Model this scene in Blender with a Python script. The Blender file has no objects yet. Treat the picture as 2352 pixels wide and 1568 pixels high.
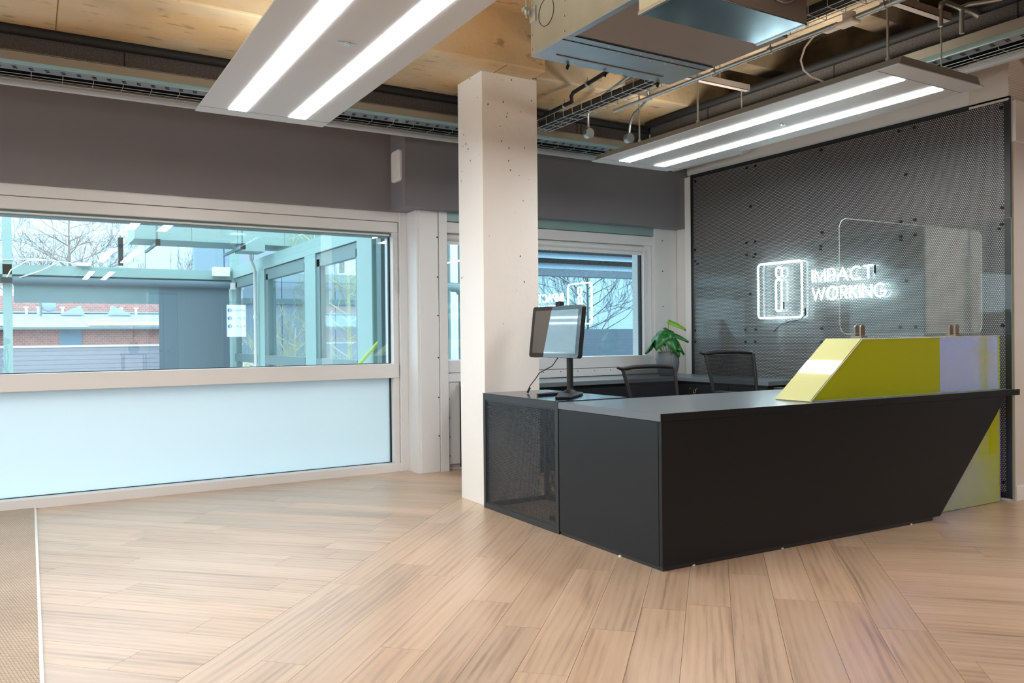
import bpy, bmesh, math, random
from mathutils import Vector, Matrix
random.seed(7)
S = bpy.context.scene
C = S.collection
PI = math.pi

# ------------------------------------------------------------------ camera
CAM = Vector((0, 0, 1.12))
yaw, pitch, roll = .5414, -.0062, -.010
F = Vector((math.sin(yaw)*math.cos(pitch), math.cos(yaw)*math.cos(pitch), math.sin(pitch)))
R0 = Vector((math.cos(yaw), -math.sin(yaw), 0)); U0 = R0.cross(F)
R = math.cos(roll)*R0 + math.sin(roll)*U0
U = -math.sin(roll)*R0 + math.cos(roll)*U0
cd = bpy.data.cameras.new('camera'); cam = bpy.data.objects.new('camera', cd); C.objects.link(cam)
cd.sensor_width = 36; cd.lens = 1845.5*36/2352; cd.clip_start = .05; cd.clip_end = 300
cam.matrix_world = Matrix(((R.x, U.x, -F.x, CAM.x), (R.y, U.y, -F.y, CAM.y), (R.z, U.z, -F.z, CAM.z), (0, 0, 0, 1)))
S.camera = cam

# ------------------------------------------------------------------ world, exposure
w = bpy.data.worlds.new('world'); S.world = w; w.use_nodes = True
bg = w.node_tree.nodes['Background']
bg.inputs[0].default_value = (.84, .94, 1, 1); bg.inputs[1].default_value = 3.5
S.view_settings.view_transform = 'Standard'; S.view_settings.look = 'None'
S.view_settings.gamma = 1; S.view_settings.use_curve_mapping = False
S.view_settings.exposure = 0.45
S.cycles.max_bounces = 10; S.cycles.diffuse_bounces = 5; S.cycles.glossy_bounces = 5
S.cycles.transmission_bounces = 6; S.cycles.transparent_max_bounces = 24
S.cycles.caustics_reflective = False; S.cycles.caustics_refractive = False
S.cycles.sample_clamp_indirect = 6
S.cycles.use_denoising = True
STRIP = 22.0      # radiance of the ceiling light strips
NEON = 17.0
UPL = 7.0       # radiance of the unseen uplights added to brighten the ceiling

# ------------------------------------------------------------------ materials
def sr(r, g, b):
    f = lambda c: (c/255/12.92 if c <= 10 else ((c/255+.055)/1.055)**2.4)
    return (f(r), f(g), f(b), 1)
def mat(name):
    m = bpy.data.materials.new(name); m.use_nodes = True
    return m, m.node_tree.nodes, m.node_tree.links
def pbr(name, col, rough=.5, metal=0, spec=.5, coat=0, bump=0, bscale=80, noise=0, nscale=6, ncol=None, alpha=None, aniso=0):
    m, n, l = mat(name); b = n['Principled BSDF']
    b.inputs['Base Color'].default_value = col; b.inputs['Roughness'].default_value = rough
    b.inputs['Metallic'].default_value = metal; b.inputs['Specular IOR Level'].default_value = spec
    b.inputs['Coat Weight'].default_value = coat
    tc = n.new('ShaderNodeTexCoord')
    if noise:
        t = n.new('ShaderNodeTexNoise'); t.inputs['Scale'].default_value = nscale; t.inputs['Detail'].default_value = 6
        l.new(tc.outputs['Object'], t.inputs['Vector'])
        r = n.new('ShaderNodeValToRGB'); r.color_ramp.elements[0].position = .35; r.color_ramp.elements[1].position = .7
        c2 = ncol or tuple(c*(1-noise) for c in col[:3])+(1,)
        r.color_ramp.elements[0].color = c2; r.color_ramp.elements[1].color = col
        l.new(t.outputs['Fac'], r.inputs['Fac']); l.new(r.outputs['Color'], b.inputs['Base Color'])
    if bump:
        t = n.new('ShaderNodeTexNoise'); t.inputs['Scale'].default_value = bscale; t.inputs['Detail'].default_value = 3
        l.new(tc.outputs['Object'], t.inputs['Vector'])
        bp = n.new('ShaderNodeBump'); bp.inputs['Strength'].default_value = bump; bp.inputs['Distance'].default_value = .004
        l.new(t.outputs['Fac'], bp.inputs['Height']); l.new(bp.outputs['Normal'], b.inputs['Normal'])
    return m
def emit(name, col, s):
    m, n, l = mat(name); n.remove(n['Principled BSDF'])
    e = n.new('ShaderNodeEmission'); e.inputs[0].default_value = col; e.inputs[1].default_value = s
    l.new(e.outputs[0], n['Material Output'].inputs[0]); return m
def glass(name, tint, refl, gcol=(1, 1, 1, 1), rough=0.0, fres=True):
    m, n, l = mat(name); n.remove(n['Principled BSDF'])
    t = n.new('ShaderNodeBsdfTransparent'); t.inputs[0].default_value = tint
    g = n.new('ShaderNodeBsdfGlossy'); g.inputs[0].default_value = gcol; g.inputs['Roughness'].default_value = rough
    x = n.new('ShaderNodeMixShader'); x.inputs[0].default_value = refl
    if fres:
        lw = n.new('ShaderNodeLayerWeight'); lw.inputs['Blend'].default_value = .25
        mr = n.new('ShaderNodeMapRange'); mr.inputs['To Min'].default_value = refl; mr.inputs['To Max'].default_value = 1
        p = n.new('ShaderNodeMath'); p.operation = 'POWER'; p.inputs[1].default_value = 2.5
        l.new(lw.outputs['Facing'], p.inputs[0]); l.new(p.outputs[0], mr.inputs['Value']); l.new(mr.outputs[0], x.inputs[0])
    l.new(t.outputs[0], x.inputs[1]); l.new(g.outputs[0], x.inputs[2]); l.new(x.outputs[0], n['Material Output'].inputs[0]); return m
def perforated(name, col, axes, pitch, rowh, rad, lo, hi, rough=.38, metal=0.0):
    """sheet metal with a staggered grid of round holes; axes = which object axes are across / up; lo, hi = hole field"""
    m, n, l = mat(name); b = n['Principled BSDF']
    b.inputs['Base Color'].default_value = col; b.inputs['Roughness'].default_value = rough; b.inputs['Metallic'].default_value = metal
    tc = n.new('ShaderNodeTexCoord'); sx = n.new('ShaderNodeSeparateXYZ'); l.new(tc.outputs['Object'], sx.inputs[0])
    def M(op, a, c=None, d=None):
        q = n.new('ShaderNodeMath'); q.operation = op
        for i, v in enumerate((a, c, d)):
            if v is None: continue
            if isinstance(v, (int, float)): q.inputs[i].default_value = v
            else: l.new(v, q.inputs[i])
        return q.outputs[0]
    a, c = sx.outputs[axes[0]], sx.outputs[axes[1]]
    row = M('FLOOR', M('DIVIDE', c, rowh))
    odd = M('MODULO', M('ABSOLUTE', row), 2.0)
    fx = M('SUBTRACT', M('FRACT', M('ADD', M('DIVIDE', a, pitch), M('MULTIPLY', odd, .5))), .5)
    fz = M('SUBTRACT', M('FRACT', M('DIVIDE', c, rowh)), .5)
    d = M('SQRT', M('ADD', M('POWER', M('MULTIPLY', fx, pitch), 2.0), M('POWER', M('MULTIPLY', fz, rowh), 2.0)))
    hole = M('LESS_THAN', d, rad)
    for v, k, op in ((a, 0, 'GREATER_THAN'), (c, 1, 'GREATER_THAN')): hole = M('MULTIPLY', hole, M(op, v, lo[k]))
    for v, k in ((a, 0), (c, 1)): hole = M('MULTIPLY', hole, M('LESS_THAN', v, hi[k]))
    t = n.new('ShaderNodeBsdfTransparent'); x = n.new('ShaderNodeMixShader')
    l.new(hole, x.inputs[0]); l.new(b.outputs[0], x.inputs[1]); l.new(t.outputs[0], x.inputs[2]); l.new(x.outputs[0], n['Material Output'].inputs[0])
    return m

M_white = pbr('white_paint', sr(236, 233, 230), .55, bump=.15, bscale=60)
M_col = pbr('painted_concrete', sr(240, 237, 233), .5, bump=.5, bscale=22)
M_beige = pbr('beige_paint', sr(218, 210, 202), .6, bump=.1)
M_alu = pbr('frame_aluminium', sr(226, 227, 228), .4, metal=.08, bump=.03, bscale=300)
M_bulk = pbr('grey_bulkhead_paint', sr(124, 121, 126), .55, bump=.05)
M_black = pbr('black_laminate', sr(28, 30, 33), .40, spec=.3, bump=.04, bscale=400)
M_blacktop = pbr('charcoal_worktop', sr(102, 111, 118), .30, bump=.04, bscale=400)
M_blackmetal = pbr('black_metal', sr(38, 39, 42), .4)
M_plastic = pbr('black_plastic', sr(27, 27, 29), .5, spec=.35)
M_rubber = pbr('black_rubber', sr(24, 24, 25), .7)
M_gasket = pbr('gasket', sr(25, 30, 32), .6)
M_steel = pbr('galvanised_steel', sr(200, 205, 205), .30, metal=.9, noise=.12, nscale=14)
M_duct = pbr('galvanised_duct_sheet', sr(178, 190, 196), .34, metal=.85, noise=.10, nscale=9)
M_ductgrey = pbr('grey_insulated_sheet', sr(140, 130, 124), .6, metal=.2)
M_shiny = pbr('shiny_sheet_metal', sr(205, 222, 230), .16, metal=1, noise=.1, nscale=5)
M_wrap = pbr('speckled_duct_wrap', sr(98, 92, 88), .8, noise=.55, nscale=120, bump=.2)
M_channel = pbr('beige_channel', sr(134, 128, 116), .6)
M_teal_st = pbr('teal_tinged_steel', sr(150, 178, 176), .45, metal=.4)
M_lamp = pbr('light_panel_white', sr(198, 202, 207), .45, bump=.03, bscale=500)
M_strip = emit('light_strip', (1, .985, .96, 1), STRIP)
M_up = emit('added_uplight', (1, .92, .80, 1), UPL)
M_neon = emit('neon_tube', (.72, .95, 1, 1), NEON)
M_chrome = pbr('brushed_chrome', sr(200, 190, 178), .25, metal=1)
M_bronze = pbr('clamp_metal', sr(150, 130, 115), .35, metal=.9)
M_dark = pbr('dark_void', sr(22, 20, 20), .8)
M_pot = pbr('grey_glazed_pot', sr(100, 106, 110), .4, bump=.1, bscale=20)
M_soil = pbr('soil', sr(50, 38, 28), .9, bump=.5)
M_leaf = pbr('leaf_green', sr(40, 120, 45), .35, spec=.6, noise=.35, nscale=12)
M_leaflight = pbr('young_leaf', sr(120, 180, 50), .4, noise=.2, nscale=12)
M_stem = pbr('stem', sr(110, 150, 70), .5)
M_brass = pbr('brass', sr(200, 150, 80), .3, metal=1)
M_teal = pbr('teal_painted_steel', sr(148, 176, 172), .5)
M_tealgrey = pbr('grey_green_steel', sr(110, 132, 132), .5)
M_blind = pbr('slate_blind', sr(92, 112, 122), .8)
M_cable = pbr('white_cable', sr(225, 222, 215), .5)
M_greyclad = pbr('grey_wall_cladding', sr(158, 172, 184), .7)
M_bark = pbr('yellow_bark', sr(236, 230, 180), .8)
M_barkgrey = pbr('grey_bark', sr(150, 130, 125), .8)
M_whiteclad = pbr('white_cladding', sr(225, 235, 240), .7)
M_steelgrey = pbr('kiosk_grey', sr(165, 165, 172), .4)
M_louvre = pbr('blue_grey_louvre', sr(120, 150, 168), .5)
M_darkblue = pbr('dark_louvre', sr(62, 84, 100), .5)
M_backdrop = pbr('backdrop_blue_grey', sr(150, 180, 192), .8)
M_plaster = pbr('outdoor_render', sr(150, 150, 158), .8)

def ceilmat():
    m, n, l = mat('stained_concrete'); b = n['Principled BSDF']; b.inputs['Roughness'].default_value = .8
    tc = n.new('ShaderNodeTexCoord')
    def noise(sc, det, stretch=(1, 1, 1)):
        mp = n.new('ShaderNodeMapping'); mp.inputs['Scale'].default_value = stretch
        t = n.new('ShaderNodeTexNoise'); t.inputs['Scale'].default_value = sc; t.inputs['Detail'].default_value = det
        l.new(tc.outputs['Object'], mp.inputs[0]); l.new(mp.outputs[0], t.inputs['Vector']); return t.outputs['Fac']
    def ramp(f, a, b_, ca, cb):
        r = n.new('ShaderNodeValToRGB'); e = r.color_ramp.elements
        e[0].position = a; e[1].position = b_; e[0].color = ca; e[1].color = cb; l.new(f, r.inputs[0]); return r.outputs[0]
    base = ramp(noise(2.2, 8, (.5, 1.5, 1)), .40, .60, sr(206, 190, 162), sr(208, 174, 128))
    grey = ramp(noise(2.3, 8), .45, .72, (0, 0, 0, 1), (.55, .55, .55, 1))
    x = n.new('ShaderNodeMix'); x.data_type = 'RGBA'; l.new(grey, x.inputs[0]); l.new(base, x.inputs[6]); x.inputs[7].default_value = sr(160, 150, 125)
    spots = ramp(noise(14, 8, (.5, 1.5, 1)), .60, .70, (0, 0, 0, 1), (.75, .75, .75, 1))
    y = n.new('ShaderNodeMix'); y.data_type = 'RGBA'; l.new(spots, y.inputs[0]); l.new(x.outputs[2], y.inputs[6]); y.inputs[7].default_value = sr(140, 112, 78)
    l.new(y.outputs[2], b.inputs['Base Color'])
    bp = n.new('ShaderNodeBump'); bp.inputs['Strength'].default_value = .5; bp.inputs['Distance'].default_value = .01
    l.new(noise(20, 8), bp.inputs['Height']); l.new(bp.outputs[0], b.inputs['Normal'])
    return m
M_ceil = ceilmat()
M_ceil2 = pbr('grey_brown_concrete', sr(150, 132, 106), .85, noise=.45, nscale=3.2, ncol=sr(92, 78, 60), bump=.6, bscale=24)

def plankmat():
    m, n, l = mat('oak_plank'); b = n['Principled BSDF']
    uv = n.new('ShaderNodeUVMap'); uv.uv_map = 'grain'
    at = n.new('ShaderNodeAttribute'); at.attribute_name = 'tone'
    def noise(scale, det, rough=.6, dist=0):
        mp = n.new('ShaderNodeMapping'); mp.inputs['Scale'].default_value = scale
        t = n.new('ShaderNodeTexNoise'); t.inputs['Scale'].default_value = 1; t.inputs['Detail'].default_value = det
        t.inputs['Roughness'].default_value = rough; t.inputs['Distortion'].default_value = dist
        l.new(uv.outputs[0], mp.inputs[0]); l.new(mp.outputs[0], t.inputs['Vector']); return t.outputs['Fac']
    big = noise((.9, 8, 1), 4, .6, .5); fine = noise((1.6, 75, 1), 6, .75); pores = noise((6, 400, 1), 2)
    wv = n.new('ShaderNodeTexWave'); wv.wave_type = 'BANDS'; wv.bands_direction = 'Y'
    wv.inputs['Scale'].default_value = 9; wv.inputs['Distortion'].default_value = 7; wv.inputs['Detail'].default_value = 2; wv.inputs['Detail Scale'].default_value = .6
    mp = n.new('ShaderNodeMapping'); mp.inputs['Scale'].default_value = (.16, 1, 1); l.new(uv.outputs[0], mp.inputs[0]); l.new(mp.outputs[0], wv.inputs[0])
    r = n.new('ShaderNodeValToRGB'); e = r.color_ramp.elements
    e[0].position = .28; e[0].color = sr(128, 98, 74); e[1].position = .70; e[1].color = sr(220, 192, 164)
    k = e.new(.48); k.color = sr(202, 170, 140)
    a1 = n.new('ShaderNodeMath'); a1.operation = 'MULTIPLY_ADD'; l.new(fine, a1.inputs[0]); a1.inputs[1].default_value = .42; 
    a0 = n.new('ShaderNodeMath'); a0.operation = 'MULTIPLY'; l.new(big, a0.inputs[0]); a0.inputs[1].default_value = .50; l.new(a0.outputs[0], a1.inputs[2])
    a2 = n.new('ShaderNodeMath'); a2.operation = 'MULTIPLY_ADD'; l.new(wv.outputs['Fac'], a2.inputs[0]); a2.inputs[1].default_value = .08; l.new(a1.outputs[0], a2.inputs[2])
    l.new(a2.outputs[0], r.inputs[0])
    mx = n.new('ShaderNodeMix'); mx.data_type = 'RGBA'; mx.blend_type = 'MULTIPLY'; mx.inputs[0].default_value = 1
    l.new(r.outputs[0], mx.inputs[6]); l.new(at.outputs['Color'], mx.inputs[7]); l.new(mx.outputs[2], b.inputs['Base Color'])
    b.inputs['Coat Weight'].default_value = .6; b.inputs['Coat Roughness'].default_value = .33; b.inputs['Specular IOR Level'].default_value = .5
    rr = n.new('ShaderNodeMapRange'); l.new(fine, rr.inputs['Value']); rr.inputs['To Min'].default_value = .30; rr.inputs['To Max'].default_value = .46; l.new(rr.outputs[0], b.inputs['Roughness'])
    bp = n.new('ShaderNodeBump'); bp.inputs['Strength'].default_value = .25; bp.inputs['Distance'].default_value = .001
    l.new(pores, bp.inputs['Height']); l.new(bp.outputs[0], b.inputs['Normal'])
    return m
M_plank = plankmat()
M_subfloor = pbr('wood_subfloor', sr(190, 150, 120), .4, noise=.15, nscale=3)

def carpetmat():
    m, n, l = mat('woven_carpet'); b = n['Principled BSDF']; b.inputs['Roughness'].default_value = .95
    tc = n.new('ShaderNodeTexCoord'); mp = n.new('ShaderNodeMapping'); mp.inputs['Rotation'].default_value = (0, 0, .6); l.new(tc.outputs['Object'], mp.inputs[0])
    br = n.new('ShaderNodeTexBrick'); br.inputs['Scale'].default_value = 34; br.inputs['Color1'].default_value = sr(236, 216, 196); br.inputs['Color2'].default_value = sr(222, 202, 182)
    br.inputs['Mortar'].default_value = sr(120, 102, 86); br.inputs['Mortar Size'].default_value = .035; l.new(mp.outputs[0], br.inputs[0])
    t = n.new('ShaderNodeTexNoise'); t.inputs['Scale'].default_value = 2.2; l.new(tc.outputs['Object'], t.inputs[0])
    mx = n.new('ShaderNodeMix'); mx.data_type = 'RGBA'; mx.blend_type = 'MULTIPLY'; mx.inputs[0].default_value = .35
    l.new(br.outputs['Color'], mx.inputs[6]); l.new(t.outputs['Fac'], mx.inputs[7]); l.new(mx.outputs[2], b.inputs['Base Color'])
    bp = n.new('ShaderNodeBump'); bp.inputs['Strength'].default_value = .6; bp.inputs['Distance'].default_value = .003; l.new(br.outputs['Fac'], bp.inputs['Height']); bp.invert = True; l.new(bp.outputs[0], b.inputs['Normal'])
    return m
M_carpet = carpetmat()

def brickmat():
    m, n, l = mat('red_brickwork'); b = n['Principled BSDF']; b.inputs['Roughness'].default_value = .9
    tc = n.new('ShaderNodeTexCoord'); sp = n.new('ShaderNodeSeparateXYZ'); l.new(tc.outputs['Object'], sp.inputs[0])
    cb = n.new('ShaderNodeCombineXYZ'); l.new(sp.outputs[0], cb.inputs[0]); l.new(sp.outputs[2], cb.inputs[1])
    br = n.new('ShaderNodeTexBrick'); br.inputs['Scale'].default_value = 4.4; br.inputs['Color1'].default_value = sr(190, 130, 120); br.inputs['Color2'].default_value = sr(160, 110, 105)
    br.inputs['Mortar'].default_value = sr(190, 180, 175); br.inputs['Mortar Size'].default_value = .02; l.new(cb.outputs[0], br.inputs[0]); l.new(br.outputs['Color'], b.inputs['Base Color'])
    return m
M_brick = brickmat()
def slatemat():
    m, n, l = mat('slate_roofing'); b = n['Principled BSDF']; b.inputs['Roughness'].default_value = .7
    tc = n.new('ShaderNodeTexCoord'); sp = n.new('ShaderNodeSeparateXYZ'); l.new(tc.outputs['Object'], sp.inputs[0])
    cb = n.new('ShaderNodeCombineXYZ'); l.new(sp.outputs[0], cb.inputs[0]); l.new(sp.outputs[2], cb.inputs[1])
    br = n.new('ShaderNodeTexBrick'); br.inputs['Scale'].default_value = 3; br.inputs['Row Height'].default_value = .17; br.inputs['Color1'].default_value = sr(165, 195, 215); br.inputs['Color2'].default_value = sr(150, 182, 205)
    br.inputs['Mortar'].default_value = sr(100, 130, 150); br.inputs['Mortar Size'].default_value = .012; l.new(cb.outputs[0], br.inputs[0]); l.new(br.outputs['Color'], b.inputs['Base Color'])
    return m
M_slate = slatemat()

M_glass = glass('window_glass', (.85, .945, .975, 1), .14, gcol=(.85, .97, 1, 1))
M_outglass = glass('outer_glass', (.88, .94, .97, 1), .06)
M_acrylic = glass('clear_acrylic', (.965, .985, .985, 1), .045)
M_cover = glass('thin_cover_sheet', (.975, .99, .99, 1), .012, fres=False)
def frosted():
    m, n, l = mat('frosted_glass'); n.remove(n['Principled BSDF'])
    t = n.new('ShaderNodeBsdfTranslucent'); t.inputs[0].default_value = (.80, .92, .96, 1)
    d = n.new('ShaderNodeBsdfDiffuse'); d.inputs[0].default_value = (.78, .87, .90, 1)
    g = n.new('ShaderNodeBsdfGlossy'); g.inputs['Roughness'].default_value = .25
    x = n.new('ShaderNodeMixShader'); x.inputs[0].default_value = .45; l.new(t.outputs[0], x.inputs[1]); l.new(d.outputs[0], x.inputs[2])
    y = n.new('ShaderNodeMixShader'); y.inputs[0].default_value = .07; l.new(x.outputs[0], y.inputs[1]); l.new(g.outputs[0], y.inputs[2])
    l.new(y.outputs[0], n['Material Output'].inputs[0]); return m
M_frost = frosted()
def dichroic(name, body, tint, gl, fac_t, fac_g, transl=.4):
    m, n, l = mat(name); n.remove(n['Principled BSDF'])
    t = n.new('ShaderNodeBsdfTransparent'); t.inputs[0].default_value = tint
    d = n.new('ShaderNodeBsdfDiffuse'); d.inputs[0].default_value = body
    tr = n.new('ShaderNodeBsdfTranslucent'); tr.inputs[0].default_value = body
    g = n.new('ShaderNodeBsdfGlossy'); g.inputs[0].default_value = gl; g.inputs['Roughness'].default_value = .02
    a = n.new('ShaderNodeMixShader'); a.inputs[0].default_value = transl; l.new(d.outputs[0], a.inputs[1]); l.new(tr.outputs[0], a.inputs[2])
    b = n.new('ShaderNodeMixShader'); b.inputs[0].default_value = fac_t; l.new(a.outputs[0], b.inputs[1]); l.new(t.outputs[0], b.inputs[2])
    c = n.new('ShaderNodeMixShader'); c.inputs[0].default_value = fac_g; l.new(b.outputs[0], c.inputs[1]); l.new(g.outputs[0], c.inputs[2])
    l.new(c.outputs[0], n['Material Output'].inputs[0]); return m
M_dich = dichroic('dichroic_acrylic', (.93, 1, .0, 1), (.85, .85, .1, 1), (.02, .10, 1, 1), .04, .47, .15)
def meshfab():
    m, n, l = mat('chair_mesh'); b = n['Principled BSDF']; b.inputs['Base Color'].default_value = sr(22, 23, 27); b.inputs['Roughness'].default_value = .8; b.inputs['Specular IOR Level'].default_value = .2
    t = n.new('ShaderNodeBsdfTransparent'); x = n.new('ShaderNodeMixShader'); x.inputs[0].default_value = .30
    l.new(b.outputs[0], x.inputs[1]); l.new(t.outputs[0], x.inputs[2]); l.new(x.outputs[0], n['Material Output'].inputs[0]); return m
M_mesh = meshfab()
def blindmesh():
    m, n, l = mat('screen_blind'); b = n['Principled BSDF']; b.inputs['Base Color'].default_value = sr(110, 138, 142); b.inputs['Roughness'].default_value = .8
    t = n.new('ShaderNodeBsdfTransparent'); x = n.new('ShaderNodeMixShader'); x.inputs[0].default_value = .06
    l.new(b.outputs[0], x.inputs[1]); l.new(t.outputs[0], x.inputs[2]); l.new(x.outputs[0], n['Material Output'].inputs[0]); return m
M_screenblind = blindmesh()

# ------------------------------------------------------------------ mesh helpers
class MB:
    def __init__(s): s.v = []; s.f = []; s.sm = []
    def add(s, vs, fs, smooth=False):
        o = len(s.v); s.v += [tuple(v) for v in vs]; s.f += [tuple(i+o for i in f) for f in fs]; s.sm += [smooth]*len(fs); return s
    def box(s, x0, x1, y0, y1, z0, z1):
        x0, x1 = min(x0, x1), max(x0, x1); y0, y1 = min(y0, y1), max(y0, y1); z0, z1 = min(z0, z1), max(z0, z1)
        v = [(x0, y0, z0), (x1, y0, z0), (x1, y1, z0), (x0, y1, z0), (x0, y0, z1), (x1, y0, z1), (x1, y1, z1), (x0, y1, z1)]
        return s.add(v, [(0, 3, 2, 1), (4, 5, 6, 7), (0, 1, 5, 4), (1, 2, 6, 5), (2, 3, 7, 6), (3, 0, 4, 7)])
    def prism(s, poly, d):
        """poly: planar list of 3D points; extruded by vector d"""
        n = len(poly); d = Vector(d); a = [Vector(p) for p in poly]; nrm = (a[1]-a[0]).cross(a[2]-a[1])
        if nrm.dot(d) > 0: a = a[::-1]
        v = a + [p+d for p in a]
        return s.add(v, [tuple(range(n)), tuple(range(2*n-1, n-1, -1))] + [(i, i+n, (i+1) % n+n, (i+1) % n) for i in range(n)])
    def tube(s, pts, r, n=8, closed=False):
        pts = [Vector(p) for p in pts]; m = len(pts); rings = []; up = None
        for i, p in enumerate(pts):
            if closed: t = pts[(i+1) % m]-pts[i-1]
            else: t = pts[min(i+1, m-1)]-pts[max(i-1, 0)]
            if t.length < 1e-9: t = Vector((0, 0, 1))
            t.normalize()
            if up is None: up = Vector((0, 0, 1)) if abs(t.z) < .9 else Vector((1, 0, 0))
            a = up - t*up.dot(t)
            if a.length < 1e-4: a = t.orthogonal()
            a.normalize(); up = a; b = t.cross(a); rr = r[i] if isinstance(r, (list, tuple)) else r
            rings.append([p + a*rr*math.cos(2*PI*k/n) + b*rr*math.sin(2*PI*k/n) for k in range(n)])
        v = [q for g in rings for q in g]; f = []
        for i in range(m if closed else m-1):
            j = (i+1) % m
            for k in range(n): f.append((i*n+k, i*n+(k+1) % n, j*n+(k+1) % n, j*n+k))
        s.add(v, f, True)
        if not closed: s.add(rings[0], [tuple(range(n))[::-1]]); s.add(rings[-1], [tuple(range(n))])
        return s
    def cyl(s, a, b, r, n=16): return s.tube([a, b], r, n)
    def lathe(s, c, prof, n=24):
        v = []; f = []
        for (r, z) in prof: v += [(c[0]+r*math.cos(2*PI*k/n), c[1]+r*math.sin(2*PI*k/n), c[2]+z) for k in range(n)]
        for i in range(len(prof)-1):
            for k in range(n): f.append((i*n+k, i*n+(k+1) % n, (i+1)*n+(k+1) % n, (i+1)*n+k))
        return s.add(v, f, True)
    def xf(s, M):
        s.v = [tuple(M @ Vector(v)) for v in s.v]; return s
    def mesh(s, name):
        me = bpy.data.meshes.new(name); me.from_pydata(s.v, [], s.f); me.validate(); me.update()
        if len(me.polygons) == len(s.sm): me.polygons.foreach_set('use_smooth', s.sm)
        return me
def ob(name, mb, m, parent=None, bevel=0, label=None, kind=None):
    me = mb.mesh(name) if isinstance(mb, MB) else mb
    if m is not None and not me.materials: me.materials.append(m)
    o = bpy.data.objects.new(name, me); C.objects.link(o)
    if parent: o.parent = parent
    if bevel:
        b = o.modifiers.new('bevel', 'BEVEL'); b.width = bevel; b.segments = 2; b.limit_method = 'ANGLE'; b.angle_limit = .6
    if label: o['label'] = label
    if kind: o['kind'] = kind
    return o
def thing(name, label, cat, group=None, loc=(0, 0, 0)):
    o = bpy.data.objects.new(name, None); o.empty_display_size = .1; C.objects.link(o); o.location = loc
    o['label'] = label; o['category'] = cat
    if group: o['group'] = group
    return o
def tag(o, label, cat, group=None):
    o['label'] = label; o['category'] = cat
    if group: o['group'] = group
    return o
def struct(name, label, mb=None, m=None, bevel=0, cat=None):
    if mb is None:
        o = bpy.data.objects.new(name, None); C.objects.link(o)
    else: o = ob(name, mb, m, None, bevel)
    o['kind'] = 'structure'; o['label'] = label; o['category'] = cat or name.split('_')[0]; return o
def B(*a): return MB().box(*a)
def dup(root, dloc=(0, 0, 0), rotz=None, label=None):
    r = root.copy(); C.objects.link(r); r.location = Vector(root.location)+Vector(dloc)
    if rotz is not None: r.rotation_euler = (0, 0, rotz)
    if label: r['label'] = label
    for ch in list(root.children):
        c = ch.copy(); C.objects.link(c); c.parent = r
        for g in list(ch.children):
            d = g.copy(); C.objects.link(d); d.parent = c
    return r

# ------------------------------------------------------------------ floor
floor = struct('floor', 'light oak plank floor with a diagonal band of boards', B(-6, 8.0, -7, 6.5, -.12, -.006), M_subfloor)
def clip(poly, planes):
    for (a, b, c) in planes:      # keep a*x+b*y <= c
        out = []
        for i in range(len(poly)):
            p, q = poly[i], poly[(i+1) % len(poly)]; dp, dq = a*p[0]+b*p[1]-c, a*q[0]+b*q[1]-c
            if dp <= 0: out.append(p)
            if dp*dq < 0: t = dp/(dp-dq); out.append((p[0]+(q[0]-p[0])*t, p[1]+(q[1]-p[1])*t))
        poly = out
        if len(poly) < 3: return []
    return poly
r2 = 1/math.sqrt(2)
seen = [(-1, 0, -.03), (0, 1, 6.27), (1, 0, 6.9), (-.45, -1, -2.55), (0, -1, -.75)]
n_pl = 0
def planks(dirv, across, zone, t0, t1, wdt, seed):
    global n_pl
    rnd = random.Random(seed); t = t0
    while t < t1:
        s = -9 + rnd.random()*1.22
        while s < 12:
            L = 1.22
            c = [(s, t), (s+L, t), (s+L, t+wdt), (s, t+wdt)]
            P = [(dirv[0]*a+across[0]*b, dirv[1]*a+across[1]*b) for a, b in c]
            g = .0007
            ins = [(dirv[0]*a+across[0]*b, dirv[1]*a+across[1]*b) for a, b in [(s+g, t+g), (s+L-g, t+g), (s+L-g, t+wdt-g), (s+g, t+wdt-g)]]
            q = clip(ins, seen+zone)
            if len(q) >= 3:
                ar = abs(sum(q[i][0]*q[(i+1) % len(q)][1]-q[(i+1) % len(q)][0]*q[i][1] for i in range(len(q))))/2
                if ar > .0015:
                    mb = MB().prism([(x, y, -.006) for x, y in q], (0, 0, .006))
                    me = mb.mesh('plank'); uv = me.uv_layers.new(name='grain'); ou, ov = rnd.random()*40, rnd.random()*40
                    for lp in me.loops:
                        v = me.vertices[lp.vertex_index].co
                        uv.data[lp.index].uv = (v.x*dirv[0]+v.y*dirv[1]+ou, v.x*across[0]+v.y*across[1]+ov)
                    ca = me.color_attributes.new('tone', 'FLOAT_COLOR', 'POINT'); k = .86+rnd.random()*.20; h = rnd.uniform(-.025, .025)
                    for d in ca.data: d.color = (k+h, k, k-h, 1)
                    ob('plank', me, M_plank, floor); n_pl += 1
            s += L
        t += wdt
W = 2.489/14
tl = -2.42*r2; tr = 1.10*r2
planks((r2, r2), (r2, -r2), [(r2, -r2, tr), (-r2, r2, -tl)], tl, tr-.01, W, 1)           # diagonal band
planks((-r2, r2), (r2, r2), [(r2, -r2, tl-.001)], .0, 9, W, 2)                            # left field
planks((-r2, r2), (r2, r2), [(-r2, r2, -tr-.001)], .0, 10, W, 3)                          # right field
carpet = ob('carpet', B(-6, .018, -7, 6.27, -.006, .008), M_carpet); tag(carpet, 'beige woven carpet along the left edge of the oak floor', 'carpet')
ob('edge_trim', B(.018, .030, -7, 6.27, -.006, .0095), M_white, carpet, label='white edging strip')

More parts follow.
